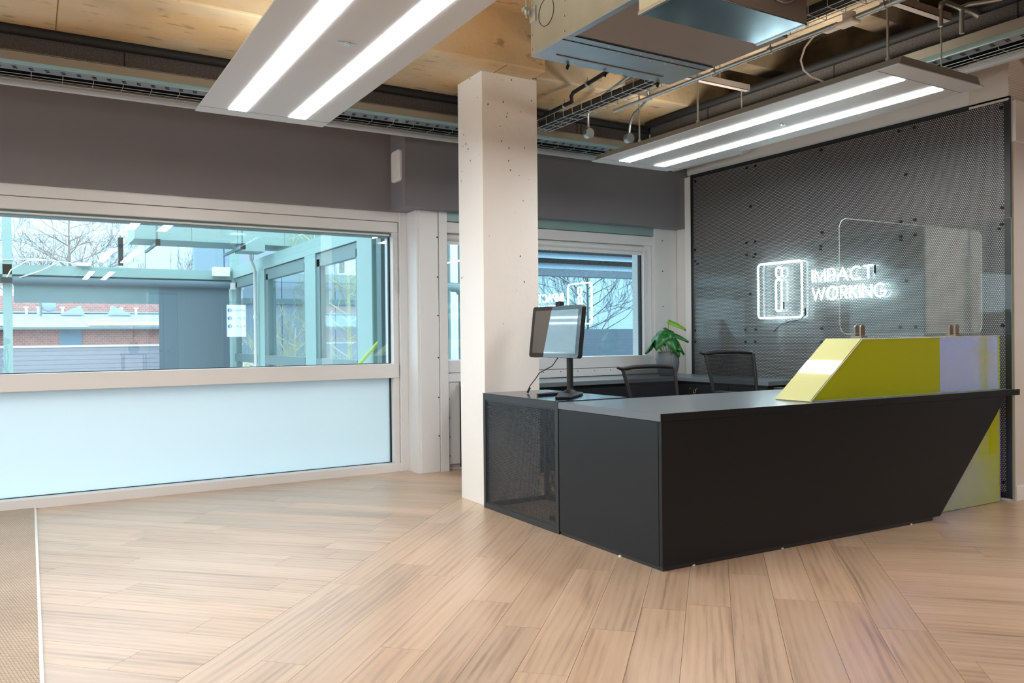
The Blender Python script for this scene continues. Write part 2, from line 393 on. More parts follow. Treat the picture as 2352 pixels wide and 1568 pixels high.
# ------------------------------------------------------------------ ceiling: flat field near the windows, ribs and deep troughs elsewhere
ceil = struct('ceiling', 'bare stained concrete soffit with deep troughs and ribs')
ob('flat_soffit', B(-6, 2.96, 4.45, 6.6, 2.87, 3.3), M_ceil, ceil, .012)
ob('flat_soffit', B(2.96, 8, 4.62, 6.6, 2.885, 3.3), M_ceil, ceil, .012)
ob('deck', B(-6, 2.98, -7, 6.6, 3.22, 3.4), M_ceil, ceil); ob('deck', B(2.98, 8, -7, 6.6, 3.22, 3.4), M_ceil2, ceil)
def coffer_rib(name, x0, x1, y0, y1, zb, par, r=.12, m=None):
    # rib with rounded shoulders (concave fillets up to the deck)
    mb = MB(); ax = (x1-x0) > (y1-y0)
    prof = [(0, 0)]; 
    if ax: lo, hi = y0, y1
    else: lo, hi = x0, x1
    pr = [(lo, zb), (hi, zb)]
    for i in range(7): a = i/6*PI/2; pr.append((hi+.03+r-r*math.cos(a), 3.22-r+r*math.sin(a)))
    for i in range(6, -1, -1): a = i/6*PI/2; pr.append((lo-.03-r+r*math.cos(a), 3.22-r+r*math.sin(a)))
    if ax: poly = [(x0, a, b) for a, b in pr]; d = (x1-x0, 0, 0)
    else: poly = [(a, y0, b) for a, b in pr]; d = (0, y1-y0, 0)
    mb.prism(poly, d); ob(name, mb, m or M_ceil, par, .01)
for (x0, x1, y0, y1, z) in [(-6, 2.96, 3.05, 3.25, 2.93), (-6, 3.2, 1.3, 1.55, 2.93), (-6, 3.2, -.6, -.35, 2.93), (-6, 3.2, -2.6, -2.35, 2.93), (-6, 3.2, -4.8, -4.5, 2.93)]:
    coffer_rib('rib', x0, x1, y0, y1, z, ceil)
for (x0, x1, y0, y1, z) in [(3.78, 4.02, -7, 4.62, 2.90), (4.86, 5.06, -7, 4.62, 2.90), (2.98, 3.12, -7, 4.40, 2.95)]:
    coffer_rib('rib', x0, x1, y0, y1, z, ceil, m=M_ceil2)
for y in (3.9, 2.95, 1.95, .9): coffer_rib('rib', 4.02, 4.9, y, y+.16, 2.98, ceil, .1, M_ceil2)
M_joint = pbr('formwork_joint', sr(130, 104, 72), .9)
for x, y0, y1 in [(.147, 4.46, 6.3), (2.66, 4.46, 6.3), (1.35, 4.46, 6.3)]:
    ob('formwork_joint', B(x, x+.006, y0, y1, 2.8685, 2.871), M_joint, ceil)

# ------------------------------------------------------------------ walls
wb = struct('wall_back', 'window wall with a long grey painted bulkhead over the glazing')
ob('bulkhead', B(-6, 2.575, 6.2, 6.6, 2.165, 2.87), M_bulk, wb, label='grey bulkhead over the left window')
ob('bulkhead', B(2.575, 5.62, 5.9, 6.6, 2.165, 2.885), M_bulk, wb, label='grey stepped-out bulkhead over the right window')
ob('pier', B(2.755, 2.925, 6.04, 6.5, 0, 2.165), M_alu, wb, .003, label='aluminium clad pier between the windows')
ob('pier_return', B(2.735, 2.757, 6.055, 6.5, 0, 2.165), M_alu, wb)
for z in (.3, .62, .95, 1.3, 1.62, 1.95): ob('screw', MB().cyl((2.915, 6.043, z), (2.915, 6.036, z), .006, 10), M_dark, wb)
ob('spandrel', B(-6, 2.7, 6.52, 6.6, 0, .05), M_alu, wb)
ob('end_panel', B(5.335, 5.36, 6.035, 6.3, 0, 2.165), M_alu, wb)
ob('end_panel', B(5.363, 5.565, 6.045, 6.3, .0, 2.165), M_alu, wb, .002)
for z in (1.05, 1.4, 1.75, 2.05): ob('screw', MB().cyl((5.38, 6.046, z), (5.38, 6.039, z), .005, 8), M_dark, wb)
ob('wall_below_window', B(2.93, 5.34, 6.10, 6.3, 0, .74), M_alu, wb)
wr = struct('wall_right', 'white wall behind the perforated black screen', B(5.546, 5.9, 2.86, 5.9, 0, 2.66), pbr('bright_backing', sr(250, 248, 245), .6))
ob('corner_return', B(5.57, 5.9, 5.9, 6.3, 0, 2.165), M_white, wr)
ob('white_soffit_box', B(5.56, 5.95, 2.86, 5.9, 2.672, 2.855), M_white, wr, .03)
ob('downstand_beam', B(5.75, 6.3, 2.2, 5.9, 2.86, 3.22), M_ceil, wr, .01)
wn = struct('wall_return', 'beige wall end right of the perforated black screen', B(5.575, 8, 2.835, 3.1, 0, 2.37), M_beige, cat='wall')
ob('header_box', B(5.555, 8, 2.81, 3.1, 2.37, 2.64), M_white, wn, .004)
mb = MB()
for i in range(34):
    z = 2.64+i*.017; mb.prism([(5.53, 2.845, z), (5.53, 2.833, z+.0085), (5.53, 2.845, z+.017)], (2.4, 0, 0))
mb.box(5.53, 8, 2.845, 3.1, 2.64, 3.22); ob('ribbed_panel', mb, M_beige, wn, label='pale panel with fine wavy ribs')
ob('baseboard_return', B(5.57, 8, 2.823, 2.836, 0, .10), M_white, wn, .003)
# far side of the room (behind and beside the camera)
wf = struct('wall_front', 'plain wall behind the viewer', B(-6, 8, -7.2, -7, 0, 3.22), M_white)
wl = struct('wall_left', 'plain wall on the far left with a window opening')
ob('wall_panel', B(-6.2, -6, -7, 6.6, 0, .9), M_white, wl); ob('wall_panel', B(-6.2, -6, -7, 6.6, 2.4, 3.22), M_white, wl)
ob('wall_panel', B(-6.2, -6, -7, -5.5, .9, 2.4), M_white, wl); ob('wall_panel', B(-6.2, -6, 5.6, 6.6, .9, 2.4), M_white, wl)
we = struct('wall_east', 'wall past the desk on the right, coloured near-black as an unlit opening', B(7.6, 7.8, -7, 2.84, 0, 3.22), M_dark, cat='wall')  # dark colour stands in for the gloom of an opening
ob('white_bay', B(7.45, 7.6, 0.94, 1.51, 0, 2.6), M_white, we)
ob('glazed_door_frame', MB().box(7.42, 7.45, 1.36, 1.40, 0, 2.2).box(7.38, 7.42, 1.32, 1.44, .93, .96), M_steel, we)
ob('baseboard_bay', B(7.43, 7.45, .94, 1.51, 0, .1), M_white, we)

# ------------------------------------------------------------------ window 1 (left, long)
w1 = struct('window_1', 'long window with clear upper glass and frosted lower glass')
X0, XE = -5.9, 2.61
ob('glass_pane', B(X0, XE, 6.345, 6.353, .905, 1.965), M_glass, w1)
ob('frosted_pane', B(X0, XE, 6.35, 6.358, .07, .785), M_frost, w1, label='frosted lower pane')
ob('sill', B(X0, 2.735, 6.25, 6.50, -.002, .068), M_alu, w1, .004, label='pale aluminium floor sill')
ob('mid_rail', B(X0, 2.66, 6.262, 6.45, .785, .903), M_alu, w1, .004)
ob('head_rail', B(X0, 2.66, 6.262, 6.45, 2.0, 2.083), M_alu, w1, .004)
ob('head_panel', B(X0, 2.67, 6.255, 6.45, 2.087, 2.166), M_alu, w1, .003)
ob('blind_bar', B(X0, 2.60, 6.30, 6.33, 1.972, 1.985), M_alu, w1, .004, label='rolled-up blind bottom bar')
ob('blind_slot', B(X0, 2.655, 6.31, 6.45, 1.966, 2.0), M_tealgrey, w1)
ob('gasket', MB().box(2.605, 2.617, 6.338, 6.37, .07, .785).box(2.605, 2.617, 6.338, 6.37, .905, 1.965), M_gasket, w1)
ob('gasket', MB().box(X0, 2.61, 6.34, 6.349, .068, .073).box(X0, 2.61, 6.336, 6.3445, .903, .908), M_gasket, w1)
ob('inner_jamb', B(2.617, 2.665, 6.275, 6.45, .068, 2.0), M_alu, w1, .002)
ob('outer_jamb', B(2.668, 2.735, 6.245, 6.45, .0, 2.166), M_alu, w1, .003)
pts = [(2.640, 6.262, 1.975-.02*i) for i in range(24)] + [(2.646, 6.262, 1.495)] + [(2.652, 6.262, 1.515+.02*i) for i in range(24)]
ob('blind_chain', MB().tube(pts, .0016, 5), M_steel, w1)

# window 2 (right)
w2 = struct('window_2', 'second window between the pier and the perforated screen')
ob('glass_pane', B(3.0, 5.155, 6.125, 6.133, .915, 1.96), M_glass, w2)
ob('left_stile', B(2.93, 3.005, 6.03, 6.25, 0, 2.165), M_alu, w2, .002)
ob('access_panel', B(3.012, 3.45, 6.062, 6.1, .05, .80), M_alu, w2, .002)
for z in (.12, .28, .44, .6, .76): ob('screw', MB().cyl((3.025, 6.063, z), (3.025, 6.057, z), .004, 8), M_dark, w2)
ob('bottom_rail', B(3.005, 5.262, 6.055, 6.25, .82, .925), M_alu, w2, .003)
ob('screw_rail', B(3.005, 5.33, 6.045, 6.25, .745, .815), M_alu, w2, .002)
for i in range(11): x = 3.2+i*.19; ob('screw', MB().cyl((x, 6.046, .795), (x, 6.041, .795), .004, 8), M_dark, w2)
ob('head_rail', B(3.005, 5.262, 6.05, 6.25, 1.995, 2.085), M_alu, w2, .003)
ob('head_panel', B(3.0, 5.30, 6.04, 6.25, 2.09, 2.166), M_teal_st, w2, .002)
ob('roller_blind', MB().cyl((3.01, 6.10, 1.965), (5.16, 6.10, 1.965), .03, 20).box(3.01, 5.16, 6.105, 6.109, 1.905, 1.965), M_alu, w2, label='roller blind drawn almost fully up')
ob('inner_jamb', B(5.165, 5.262, 6.075, 6.25, .90, 2.0), M_alu, w2, .002)
ob('gasket', B(5.150, 5.166, 6.11, 6.15, .92, 1.96), M_gasket, w2)
ob('right_stile', B(5.264, 5.335, 6.03, 6.25, .745, 2.165), M_alu, w2, .002)
ob('glazing_bar', B(3.001, 3.03, 6.12, 6.16, .9, 1.98), M_tealgrey, w2)
pts = [(5.19, 6.066, 1.95-.02*i) for i in range(22)] + [(5.196, 6.066, 1.51)] + [(5.202, 6.066, 1.53+.02*i) for i in range(22)]
ob('blind_chain', MB().tube(pts, .002, 5), M_cable, w2)

spk = MB()
def rrect(cx, cy, w_, h_, r, n=5):
    P = []
    for (sx, sy, a0) in ((1, 1, 0), (-1, 1, 90), (-1, -1, 180), (1, -1, 270)):
        for i in range(n+1): a = math.radians(a0+90*i/n); P.append((cx+sx*(w_/2-r)+r*math.cos(a), cy+sy*(h_/2-r)+r*math.sin(a)))
    return P
sp = thing('wall_box', 'white rounded plastic cover on the bulkhead step', 'cover')
ob('cover_body', MB().prism([(2.578, a, b) for a, b in rrect(6.055, 2.506, .175, .25, .03)], (-.022, 0, 0)), M_white, sp, .003)
ob('inset_face', MB().prism([(2.557, a, b) for a, b in rrect(6.055, 2.506, .145, .22, .02)], (-.004, 0, 0)), M_white, sp, .001)

# ------------------------------------------------------------------ column
def column():
    bm = bmesh.new(); bmesh.ops.create_cube(bm, size=1)
    for v in bm.verts: v.co = Vector((2.572+.432*(v.co.x+.5), 4.633+.345*(v.co.y+.5), 2.885*(v.co.z+.5)))
    bmesh.ops.subdivide_edges(bm, edges=[e for e in bm.edges if abs(e.verts[0].co.z-e.verts[1].co.z) > 1], cuts=120)
    rnd = random.Random(3)
    for v in bm.verts:
        if .001 < v.co.z < 2.88: v.co.x += 0
    me = bpy.data.meshes.new('column'); bm.to_mesh(me); bm.free(); return me
col = ob('column', column(), M_col, bevel=.004); tag(col, 'square white painted concrete column beside the reception desk', 'column')
rnd = random.Random(5); pm = MB()
for i in range(46):
    z = rnd.uniform(1.2, 2.8) if i < 20 else rnd.uniform(2.2, 2.86); r = .0012+.0045*rnd.random()**3
    if rnd.random() < .6:
        x = rnd.uniform(2.6, 2.98); p = [(x+r*math.cos(a)*.8, 4.6302, z+r*1.3*math.sin(a)) for a in [k*PI/3 for k in range(6)]]; pm.prism(p, (0, .003, 0))
    else:
        y = rnd.uniform(4.66, 4.95); p = [(2.5695, y+r*math.cos(a)*.8, z+r*1.3*math.sin(a)) for a in [k*PI/3 for k in range(6)]]; pm.prism(p, (.003, 0, 0))
ob('pits', pm, pbr('pit_shadow', sr(110, 92, 72), .9), col, kind='stuff')
mb = MB()
for i in range(26):
    x = 2.60+i*.0158; h = rnd.uniform(.004, .018); mb.prism([(x-.008, 4.6285, 2.885), (x+.008, 4.6285, 2.885), (x+rnd.uniform(-.005, .005), 4.6285, 2.885-h)], (0, .004, 0))
ob('chipped_edge', mb, pbr('bare_concrete', sr(150, 120, 88), .9), col)

# ------------------------------------------------------------------ perforated screen on the right wall
ps = thing('perforated_screen', 'tall black perforated metal screen covering the right wall behind the desk', 'screen')
M_perf = perforated('perforated_black_sheet', sr(42, 40, 42), (1, 2), .0144, .0125, .0050, (2.875, .055), (5.775, 2.635))
ysp = [2.836, 3.56, 4.305, 5.05, 5.80]; zsp = [.022, 1.105, 1.885, 2.664]
for i in range(4):
    for j in range(3):
        ob('sheet', B(5.5385, 5.5400, ysp[i]+.0004, ysp[i+1]-.0004, zsp[j]+.0004, zsp[j+1]-.0004), M_perf, ps)
ob('border', MB().box(5.530, 5.5425, 2.834, 5.802, 2.655, 2.667).box(5.530, 5.5425, 5.797, 5.803, .02, 2.667).box(5.530, 5.5425, 2.832, 2.838, .02, 2.667).box(5.53, 5.5425, 2.834, 5.80, .018, .026), M_blackmetal, ps)
scr = [(5.74, 2.6), (5.09, 2.61), (4.99, 2.61), (3.57, 2.28), (5.05, 2.26), (4.3, 1.94), (4.31, 1.83), (5.1, 1.94), (5.0, 1.94), (5.1, 1.83), (5.0, 1.83), (5.75, 1.94), (5.75, 1.83), (3.61, 1.94), (3.5, 1.94), (3.61, 1.83), (3.5, 1.83), (5.06, 1.48), (3.57, 1.5), (5.76, 1.16), (5.12, 1.16), (5.0, 1.16), (4.31, 1.16), (5.76, 1.05), (5.12, 1.05), (5.01, 1.05), (4.31, 1.05), (3.62, 1.16), (3.5, 1.16), (2.89, 1.94), (2.89, 1.83), (2.89, 1.16), (2.89, 2.6), (3.62, 2.61), (3.5, 2.61), (4.3, 2.61), (2.89, .12)]
for (y, z) in scr: ob('screw', MB().cyl((5.539, y, z), (5.529, y, z), .011, 10), M_rubber, ps)
ac = thing('acrylic_cover', 'clear acrylic sheet mounted over the lower perforated screen', 'panel')
ob('sheet', B(5.508, 5.512, 2.818, 5.78, .03, 1.865), M_cover, ac)
ob('polished_edge', MB().box(5.5075, 5.5125, 2.816, 2.819, .03, 1.866), pbr('green_edge', sr(120, 150, 110), .3), ac, label='greenish edge')
ob('polished_edge', MB().box(5.508, 5.512, 2.818, 5.70, 1.8645, 1.8665), pbr('pale_edge', sr(150, 158, 156), .3), ac)
for y in (2.9, 3.6, 4.3, 5.0, 5.7):
    ob('standoff', MB().cyl((5.506, y, 1.8), (5.53, y, 1.8), .006, 8), M_rubber, ac)

# ------------------------------------------------------------------ neon sign
neon = thing('neon_sign', 'glowing white neon sign with a boxed letter i and the words IMPACT WORKING', 'sign')
XN = 5.475; NR = .0075
def P3(pts): return [(XN, y, z) for y, z in pts]
def ntube(name, pts, closed=False): return ob(name, MB().tube(P3(pts), NR, 8, closed), M_neon, neon)
ntube('frame_tube', rrect(4.683, 1.492, .462, .468, .03), True)
ntube('dot_tube', rrect(4.687, 1.643, .062, .080, .022), True)
ntube('stem_tube', rrect(4.690, 1.448, .060, .268, .022), True)
def arc(cx, cz, rx, rz, a0, a1, n=14): return [(cx+rx*math.cos(math.radians(a0+(a1-a0)*i/n)), cz+rz*math.sin(math.radians(a0+(a1-a0)*i/n))) for i in range(n+1)]
GL = {
 'I': (.0, [[(0, 0), (0, 1)]]),
 'M': (.9, [[(0, 0), (0, 1), (.45, .12), (.9, 1), (.9, 0)]]),
 'P': (.62, [[(0, 0), (0, 1), (.35, 1)] + arc(.35, .74, .27, .26, 90, -90) + [(0, .48)]]),
 'A': (.9, [[(0, 0), (.45, 1), (.9, 0)], [(.18, .36), (.72, .36)]]),
 'C': (.85, [arc(.48, .5, .48, .5, 45, 315, 20)]),
 'T': (.75, [[(0, 1), (.75, 1)], [(.375, 1), (.375, 0)]]),
 'W': (1.15, [[(0, 1), (.29, 0), (.575, .9), (.86, 0), (1.15, 1)]]),
 'O': (1.0, [arc(.5, .5, .5, .5, 0, 360, 24)]),
 'R': (.65, [[(0, 0), (0, 1), (.35, 1)] + arc(.35, .74, .27, .26, 90, -90) + [(0, .48)], [(.32, .48), (.65, 0)]]),
 'K': (.65, [[(0, 0), (0, 1)], [(.65, 1), (0, .42)], [(.2, .6), (.65, 0)]]),
 'N': (.75, [[(0, 0), (0, 1), (.75, 0), (.75, 1)]]),
 'G': (.9, [arc(.48, .5, .48, .5, 45, 330, 20) + [(.93, .25), (.93, .46), (.52, .46)]]),
}
def word(txt, ystart, yend, z0, h):
    gap = .26; tot = sum(GL[c][0] for c in txt) + gap*(len(txt)-1); k = (ystart-yend)/tot; x = 0
    for c in txt:
        for st in GL[c][1]:
            ob('letter_tube', MB().tube([(XN, ystart-(x+a)*k, z0+b*h) for a, b in st], NR*.9, 8), M_neon, neon)
        x += GL[c][0]+gap
word('IMPACT', 4.345, 3.80, 1.535, .098)
word('WORKING', 4.345, 3.70, 1.392, .098)
for (y, z) in [(4.66, 1.36), (4.44, 1.30), (3.80, 1.60)]:
    ob('electrode_cap', MB().cyl((XN+.01, y-.01, z-.03), (XN+.01, y-.01, z+.03), .008, 10), M_rubber, neon)
for (y, z) in [(4.914, 1.5), (4.452, 1.47), (4.69, 1.45), (4.30, 1.58), (4.0, 1.58), (4.2, 1.44), (3.8, 1.44)]:
    ob('bracket', MB().cyl((XN, y, z), (5.537, y, z), .003, 6), M_acrylic, neon)
ob('lead', MB().tube([(5.50, 4.45, 1.27), (5.515, 4.5, 1.235), (5.53, 4.62, 1.225), (5.532, 4.72, 1.20), (5.532, 4.80, 1.14)], .004, 6), M_rubber, neon, label='black feed cable')

# ------------------------------------------------------------------ ceiling light panels
def light_panel(label, x0, y0, wdt, L, z):
    t = thing('light_panel', label, 'light', 'suspended twin-strip light panels', (x0, y0, z))
    ob('panel_body', MB().prism([(.03, -.012, .035), (.0, 0, .0), (wdt, 0, 0), (wdt-.03, -.012, .035)], (0, 0, 0)) if False else B(0, wdt, 0, L, 0, .006), M_lamp, t, .001)
    ob('panel_tray', MB().prism([(.012, .01, .006), (wdt-.012, .01, .006), (wdt-.04, .01, .05), (.04, .01, .05)], (0, L-.02, 0)), M_channel, t, .002, label='brown upper tray')
    ob('added_uplight', B(.22, wdt-.22, .25, L-.25, .0505, .054), M_up, t, label='unseen warm uplight added on top to brighten the ceiling')  # emitter added out of view to lift the ceiling brightness
    for yy in (.118, L-.118): ob('end_joint', B(0.002, wdt-.002, yy-.0012, yy+.0012, -.0012, .002), M_tealgrey, t)
    for xx in (.155, .49): 
        ob('light_strip', B(xx, xx+.095, .135, L-.13, -.003, .004), M_strip, t, label='glowing white diffuser strip')
    ob('sensor', MB().cyl((wdt/2+.02, L*.42, 0), (wdt/2+.02, L*.42, -.012), .014, 12).box(wdt/2-.02, wdt/2+.06, L*.42-.006, L*.42+.006, -.003, 0), M_steel, t)
    return t
LW, LL = .73, 2.44
lp1 = light_panel('light panel on the left, running overhead past the column', .813, 2.33, LW, LL, 2.4)
lp2 = light_panel('light panel on the right above the reception desk', 3.57, 2.33, LW, LL, 2.4)
LPZ = 2.4
for (x, y) in [(.813, -2.07), (.813, -6.3), (-1.95, -2.07), (-1.95, 2.33), (-4.7, 2.33), (-4.7, -2.07), (6.0, -.4)]:  # last panel is unseen, added to brighten the white bay
    k = dup(lp1, (x-.813, y-2.33, 0)); k['label'] = {(.813, -2.07): 'light panel in line behind the left one, its twin strips mirrored in the left window', (.813, -6.3): 'furthest light panel behind the viewer, the lower pair of strips mirrored in the window',
        (-1.95, -2.07): 'light panel behind the viewer, second row from the column', (-1.95, 2.33): 'light panel over the carpet, left of the oak floor', (-4.7, 2.33): 'light panel near the left wall, window end', (-4.7, -2.07): 'light panel near the left wall, rear end', (6.0, -.4): 'unseen light panel added to brighten the recess right of the desk'}[(x, y)]
for (x, y) in [(3.60, 4.29), (3.60, 3.726), (3.60, 2.423)]:
    r = thing('drop_rod', {4.29: 'thin steel rod holding the far end of the right light panel', 3.726: 'steel rod under the left ceiling strut', 2.423: 'steel rod near the white plug, top right'}[y], 'rod')
    ob('rod', MB().cyl((x+.02, y, 2.45), (x+.02, y, 2.765 if y < 4 else 2.885), .006, 8), M_steel, r); ob('nut', MB().cyl((x+.02, y, 2.45), (x+.02, y, 2.465), .012, 6), M_steel, r)
for (y, lab) in ((3.81, 'steel channel strut under the ribs, above the middle of the right light panel'), (2.44, 'dark steel channel strut near the top right corner')):
    s = ob('ceiling_strut', MB().box(3.58, 4.16, y-.02, y+.02, 2.75, 2.753).box(3.58, 4.16, y-.02, y-.017, 2.75, 2.79).box(3.58, 4.16, y+.017, y+.02, 2.75, 2.79), M_ductgrey); tag(s, lab, 'strut')
    ob('hanger', MB().cyl((3.9, y, 2.753), (3.9, y, 2.91), .005, 8), M_steel, s); ob('hanger', MB().cyl((4.1, y, 2.45), (4.1, y, 2.75), .004, 8), M_steel, s)

# ------------------------------------------------------------------ perimeter service trays (along window wall and along right wall)
def service_tray(label, L, loc, rot, grp='perimeter service trays'):
    """local: x along, y across (0 = room edge, .5 = wall edge), z=0 underside"""
    t = thing('service_tray', label, 'tray', grp, loc); t.rotation_euler = (0, 0, rot)
    ob('channel', MB().box(0, L, 0, .006, 0, .05).box(0, L, 0, .03, .047, .053), M_channel, t, label='beige steel channel')
    ob('flange', B(0, L, .004, .085, 0, .004), M_teal_st, t)
    ob('bright_edge', B(0, L, .085, .10, -.004, .006), M_steel, t)
    ob('slotted_plate', B(0, L, .10, .235, .012, .016), M_duct, t)
    mb = MB()
    for i in range(int(L/.08)):
        x = .03+i*.08
        for k in range(3): mb.box(x+.006*k, x+.022+.006*k, .13+.028*k, .138+.028*k, .009, .0121)
    ob('slots', mb, M_dark, t, kind='stuff')
    mb = MB()
    for k in range(4): ob('grille_bar', MB().cyl((0, .26+k*.055, .0), (L, .26+k*.055, .0), .0020, 5), M_steel, t)
    mb = MB()
    for i in range(int(L/.16)): x = .05+i*.16; mb.tube([(x, .235, .022), (x, .243, .004), (x, .25, .003), (x, .436, .003)], .0018, 5)
    ob('grille_wires', mb, M_steel, t, kind='stuff')
    ob('plenum', MB().box(0, L, .235, .45, .032, .19), pbr('tray_shade_black', sr(12, 12, 12), 1, spec=.05), t)  # near-black colour stands in for the shade inside the tray
    ob('duct_wrap', MB().box(0, L, .10, .235, .055, .19), M_wrap, t, label='dark speckled duct wrap')
    ob('wall_lip', B(0, L, .45, .49, -.012, .02), M_lamp, t, label='white edge trim')
    ob('top_pipe', MB().cyl((0, .06, .185), (L, .06, .185), .028, 14), M_rubber, t, label='black insulated pipe')
    for i in range(int(L/1.1)):
        x = .6+i*1.1; ob('hanger', MB().cyl((x, .05, .05), (x, .05, .215), .004, 6).box(x-.03, x+.03, .03, .07, .05, .062), M_dark, t)
    return t
service_tray('long service tray with wire grille running along the window wall', 9.05, (-4.5, 5.165, 2.66), 0)
service_tray('service tray above the right light panel, running along the right wall', 9.0, (4.33, -3.9, 2.66), PI/2).scale = (1, -.92, 1)

# ------------------------------------------------------------------ fan coil unit
fc = thing('fan_coil_unit', 'large galvanised air handling box hung from the ceiling', 'duct')
FX0, FX1, FY0, FY1, FZ0, FZ1 = 2.14, 3.045, 2.545, 3.35, 2.5, 2.84
ob('casing', B(FX0, FX1, FY0, FY1, FZ0+.004, FZ1), M_duct, fc, .003, label='galvanised sheet casing')
ob('base_panel', B(FX0, FX1, 3.02, FY1, FZ0-.002, FZ0+.004), M_duct, fc, .001)
ob('seam', MB().box(FX0, FX1, 3.075, 3.079, FZ0-.004, FZ0-.001).box(FX0, FX1, 3.018, 3.022, FZ0-.004, FZ0), M_dark, fc)
ob('stiffener', B(FX0+.09, FX1-.13, 3.255, 3.265, FZ0-.006, FZ0-.002), M_ductgrey, fc, .002)
ob('insulated_base', B(FX0+.03, FX1, FY0, 3.0, FZ0-.003, FZ0+.004), M_ductgrey, fc, .001, label='grey lower sheet')
ob('edge_flange', B(FX0-.004, FX0+.03, 2.55, 3.04, FZ0-.004, FZ0+.03), M_duct, fc, .001)
for i in range(9):
    x = FX0+.05+i*.1
    for y in (3.33, 3.10, 3.05): ob('rivet', MB().lathe((x, y, FZ0-.006), [(0, 0), (.004, .001), (.006, .005)], 8), M_steel, fc)
for z in (.03, .1, .17, .24, .31):
    for y in (3.335, 3.06): ob('rivet', MB().cyl((FX0, y, FZ0+z), (FX0-.004, y, FZ0+z), .005, 8), M_steel, fc)
ring = [(FX0-.001, 3.21+.065*math.cos(a), FZ0+.17+.065*math.sin(a)) for a in [k*2*PI/28 for k in range(28)]]
ob('knockout', MB().tube(ring, .0014, 5, True), M_dark, fc)
ob('hanger_bracket', MB().box(FX0-.04, FX0+.01, 3.34, 3.37, FZ0+.22, FZ0+.235).box(FX0-.006, FX0, 3.30, 3.35, FZ0+.16, FZ0+.235).cyl((FX0-.02, 3.355, FZ0+.19), (FX0-.02, 3.355, 3.22), .005, 8).cyl((FX0-.02, 3.355, FZ0+.205), (FX0-.02, 3.355, FZ0+.22), .012, 6), M_steel, fc)
ob('hanger_bracket', MB().box(FX1-.01, FX1+.04, 3.2, 3.23, FZ0+.22, FZ0+.235).cyl((FX1+.02, 3.215, FZ0+.19), (FX1+.02, 3.215, 3.22), .005, 8), M_steel, fc)
for i, x in enumerate((2.38, 2.62, 2.98)):
    s = ob('loose_strap', MB().box(-.008, .008, 0, .002, -.065, 0), M_rubber); s.location = (x, FY1+.003, 2.535); s.rotation_euler = (0, .35, 0); s.parent = fc
pl = thing('supply_plenum', 'shiny sheet metal plenum box under the air handling box, with a round duct', 'duct')
PX0, PX1, PY0, PY1, PZ = 2.142, 2.835, 2.27, 2.535, 2.425
ob('plenum_body', B(PX0, PX1, PY0, PY1, PZ, 2.70), M_shiny, pl, .002)
ob('plenum_back', B(PX0+.004, PX1-.004, PY0-.004, PY0, PZ+.006, 2.695), M_ductgrey, pl)
for q0, q1 in ((PX0-.003, PX0+.012), (PX1-.012, PX1+.003)): ob('folded_edge', B(q0, q1, PY0, PY1+.003, PZ-.004, PZ+.01), M_steel, pl, .001)
ob('round_duct', MB().cyl((2.66, 2.265, 2.58), (2.70, .2, 2.58), .10, 32), M_shiny, pl, label='round spiral duct')
for y in (2.25, 2.0, 1.7): 
    rg = [(2.66+(2.265-y)*.02+.102*math.cos(a), y, 2.58+.102*math.sin(a)) for a in [k*2*PI/28 for k in range(28)]]
    ob('duct_ring', MB().tube(rg, .005, 6, True), M_steel, pl)

# conduits, cable basket, pipes
cb = thing('cable_basket', 'wire cable basket carrying thick black cables beside the air handling box', 'basket')
bx0, bx1, by0, by1, bz = 3.12, 3.25, 1.2, 4.85, 2.60
mb = MB()
for (x, z) in ((bx0, bz), (bx0+.043, bz), (bx1-.043, bz), (bx1, bz), (bx0, bz+.055), (bx1, bz+.055)): mb.cyl((x, by0, z), (x, by1, z), .0024, 6)
ob('rails', mb, M_steel, cb)
for i in range(34):
    y = by1-.05-i*.105
    ob('rung', MB().tube([(bx0, y, bz+.06), (bx0, y, bz), (bx1, y, bz), (bx1, y, bz+.06)], .002, 5), M_steel, cb)
c = thing('cable_bundle', 'black cable bundle lying in the wire basket', 'cables')
for x, r in ((3.155, .024), (3.20, .018)):
    ob('cable', MB().tube([(x+.006*math.sin(i*.9), 1.3+i*.25, bz+.004+r) for i in range(15)], r, 10), M_rubber, c)
cn = ob('steel_conduit', MB().cyl((3.325, .8, 2.60), (3.34, 2.39, 2.60), .0125, 12).cyl((3.34, 2.50, 2.60), (3.33, 4.2, 2.60), .0125, 12), M_steel)
tag(cn, 'bright steel conduit running beside the cable basket', 'conduit')
for y in (1.9, 2.25, 2.9, 3.3, 3.85): ob('saddle', MB().cyl((3.335, y-.012, 2.6), (3.335, y+.012, 2.6), .017, 12).cyl((3.335, y, 2.61), (3.335, y, 2.64), .004, 6), M_steel, cn)
pg = thing('power_plug', 'white plug-in socket connector on the steel conduit', 'plug')
ob('socket_body', MB().box(3.315, 3.385, 2.40, 2.50, 2.582, 2.60).cyl((3.35, 2.44, 2.60), (3.35, 2.44, 2.635), .03, 20), M_white, pg, .006)
ob('plug_body', MB().box(3.33, 3.375, 2.50, 2.58, 2.584, 2.606), M_white, pg, .006)
fx = ob('flex_cable', MB().tube([(3.35, 2.58, 2.60), (3.37, 2.66, 2.60), (3.40, 2.735, 2.575), (3.43, 2.785, 2.53), (3.47, 2.80, 2.49), (3.53, 2.80, 2.465), (3.62, 2.795, 2.452)], .005, 8), M_cable)
tag(fx, 'white flexible cable curving from the plug to the right light panel', 'cable')
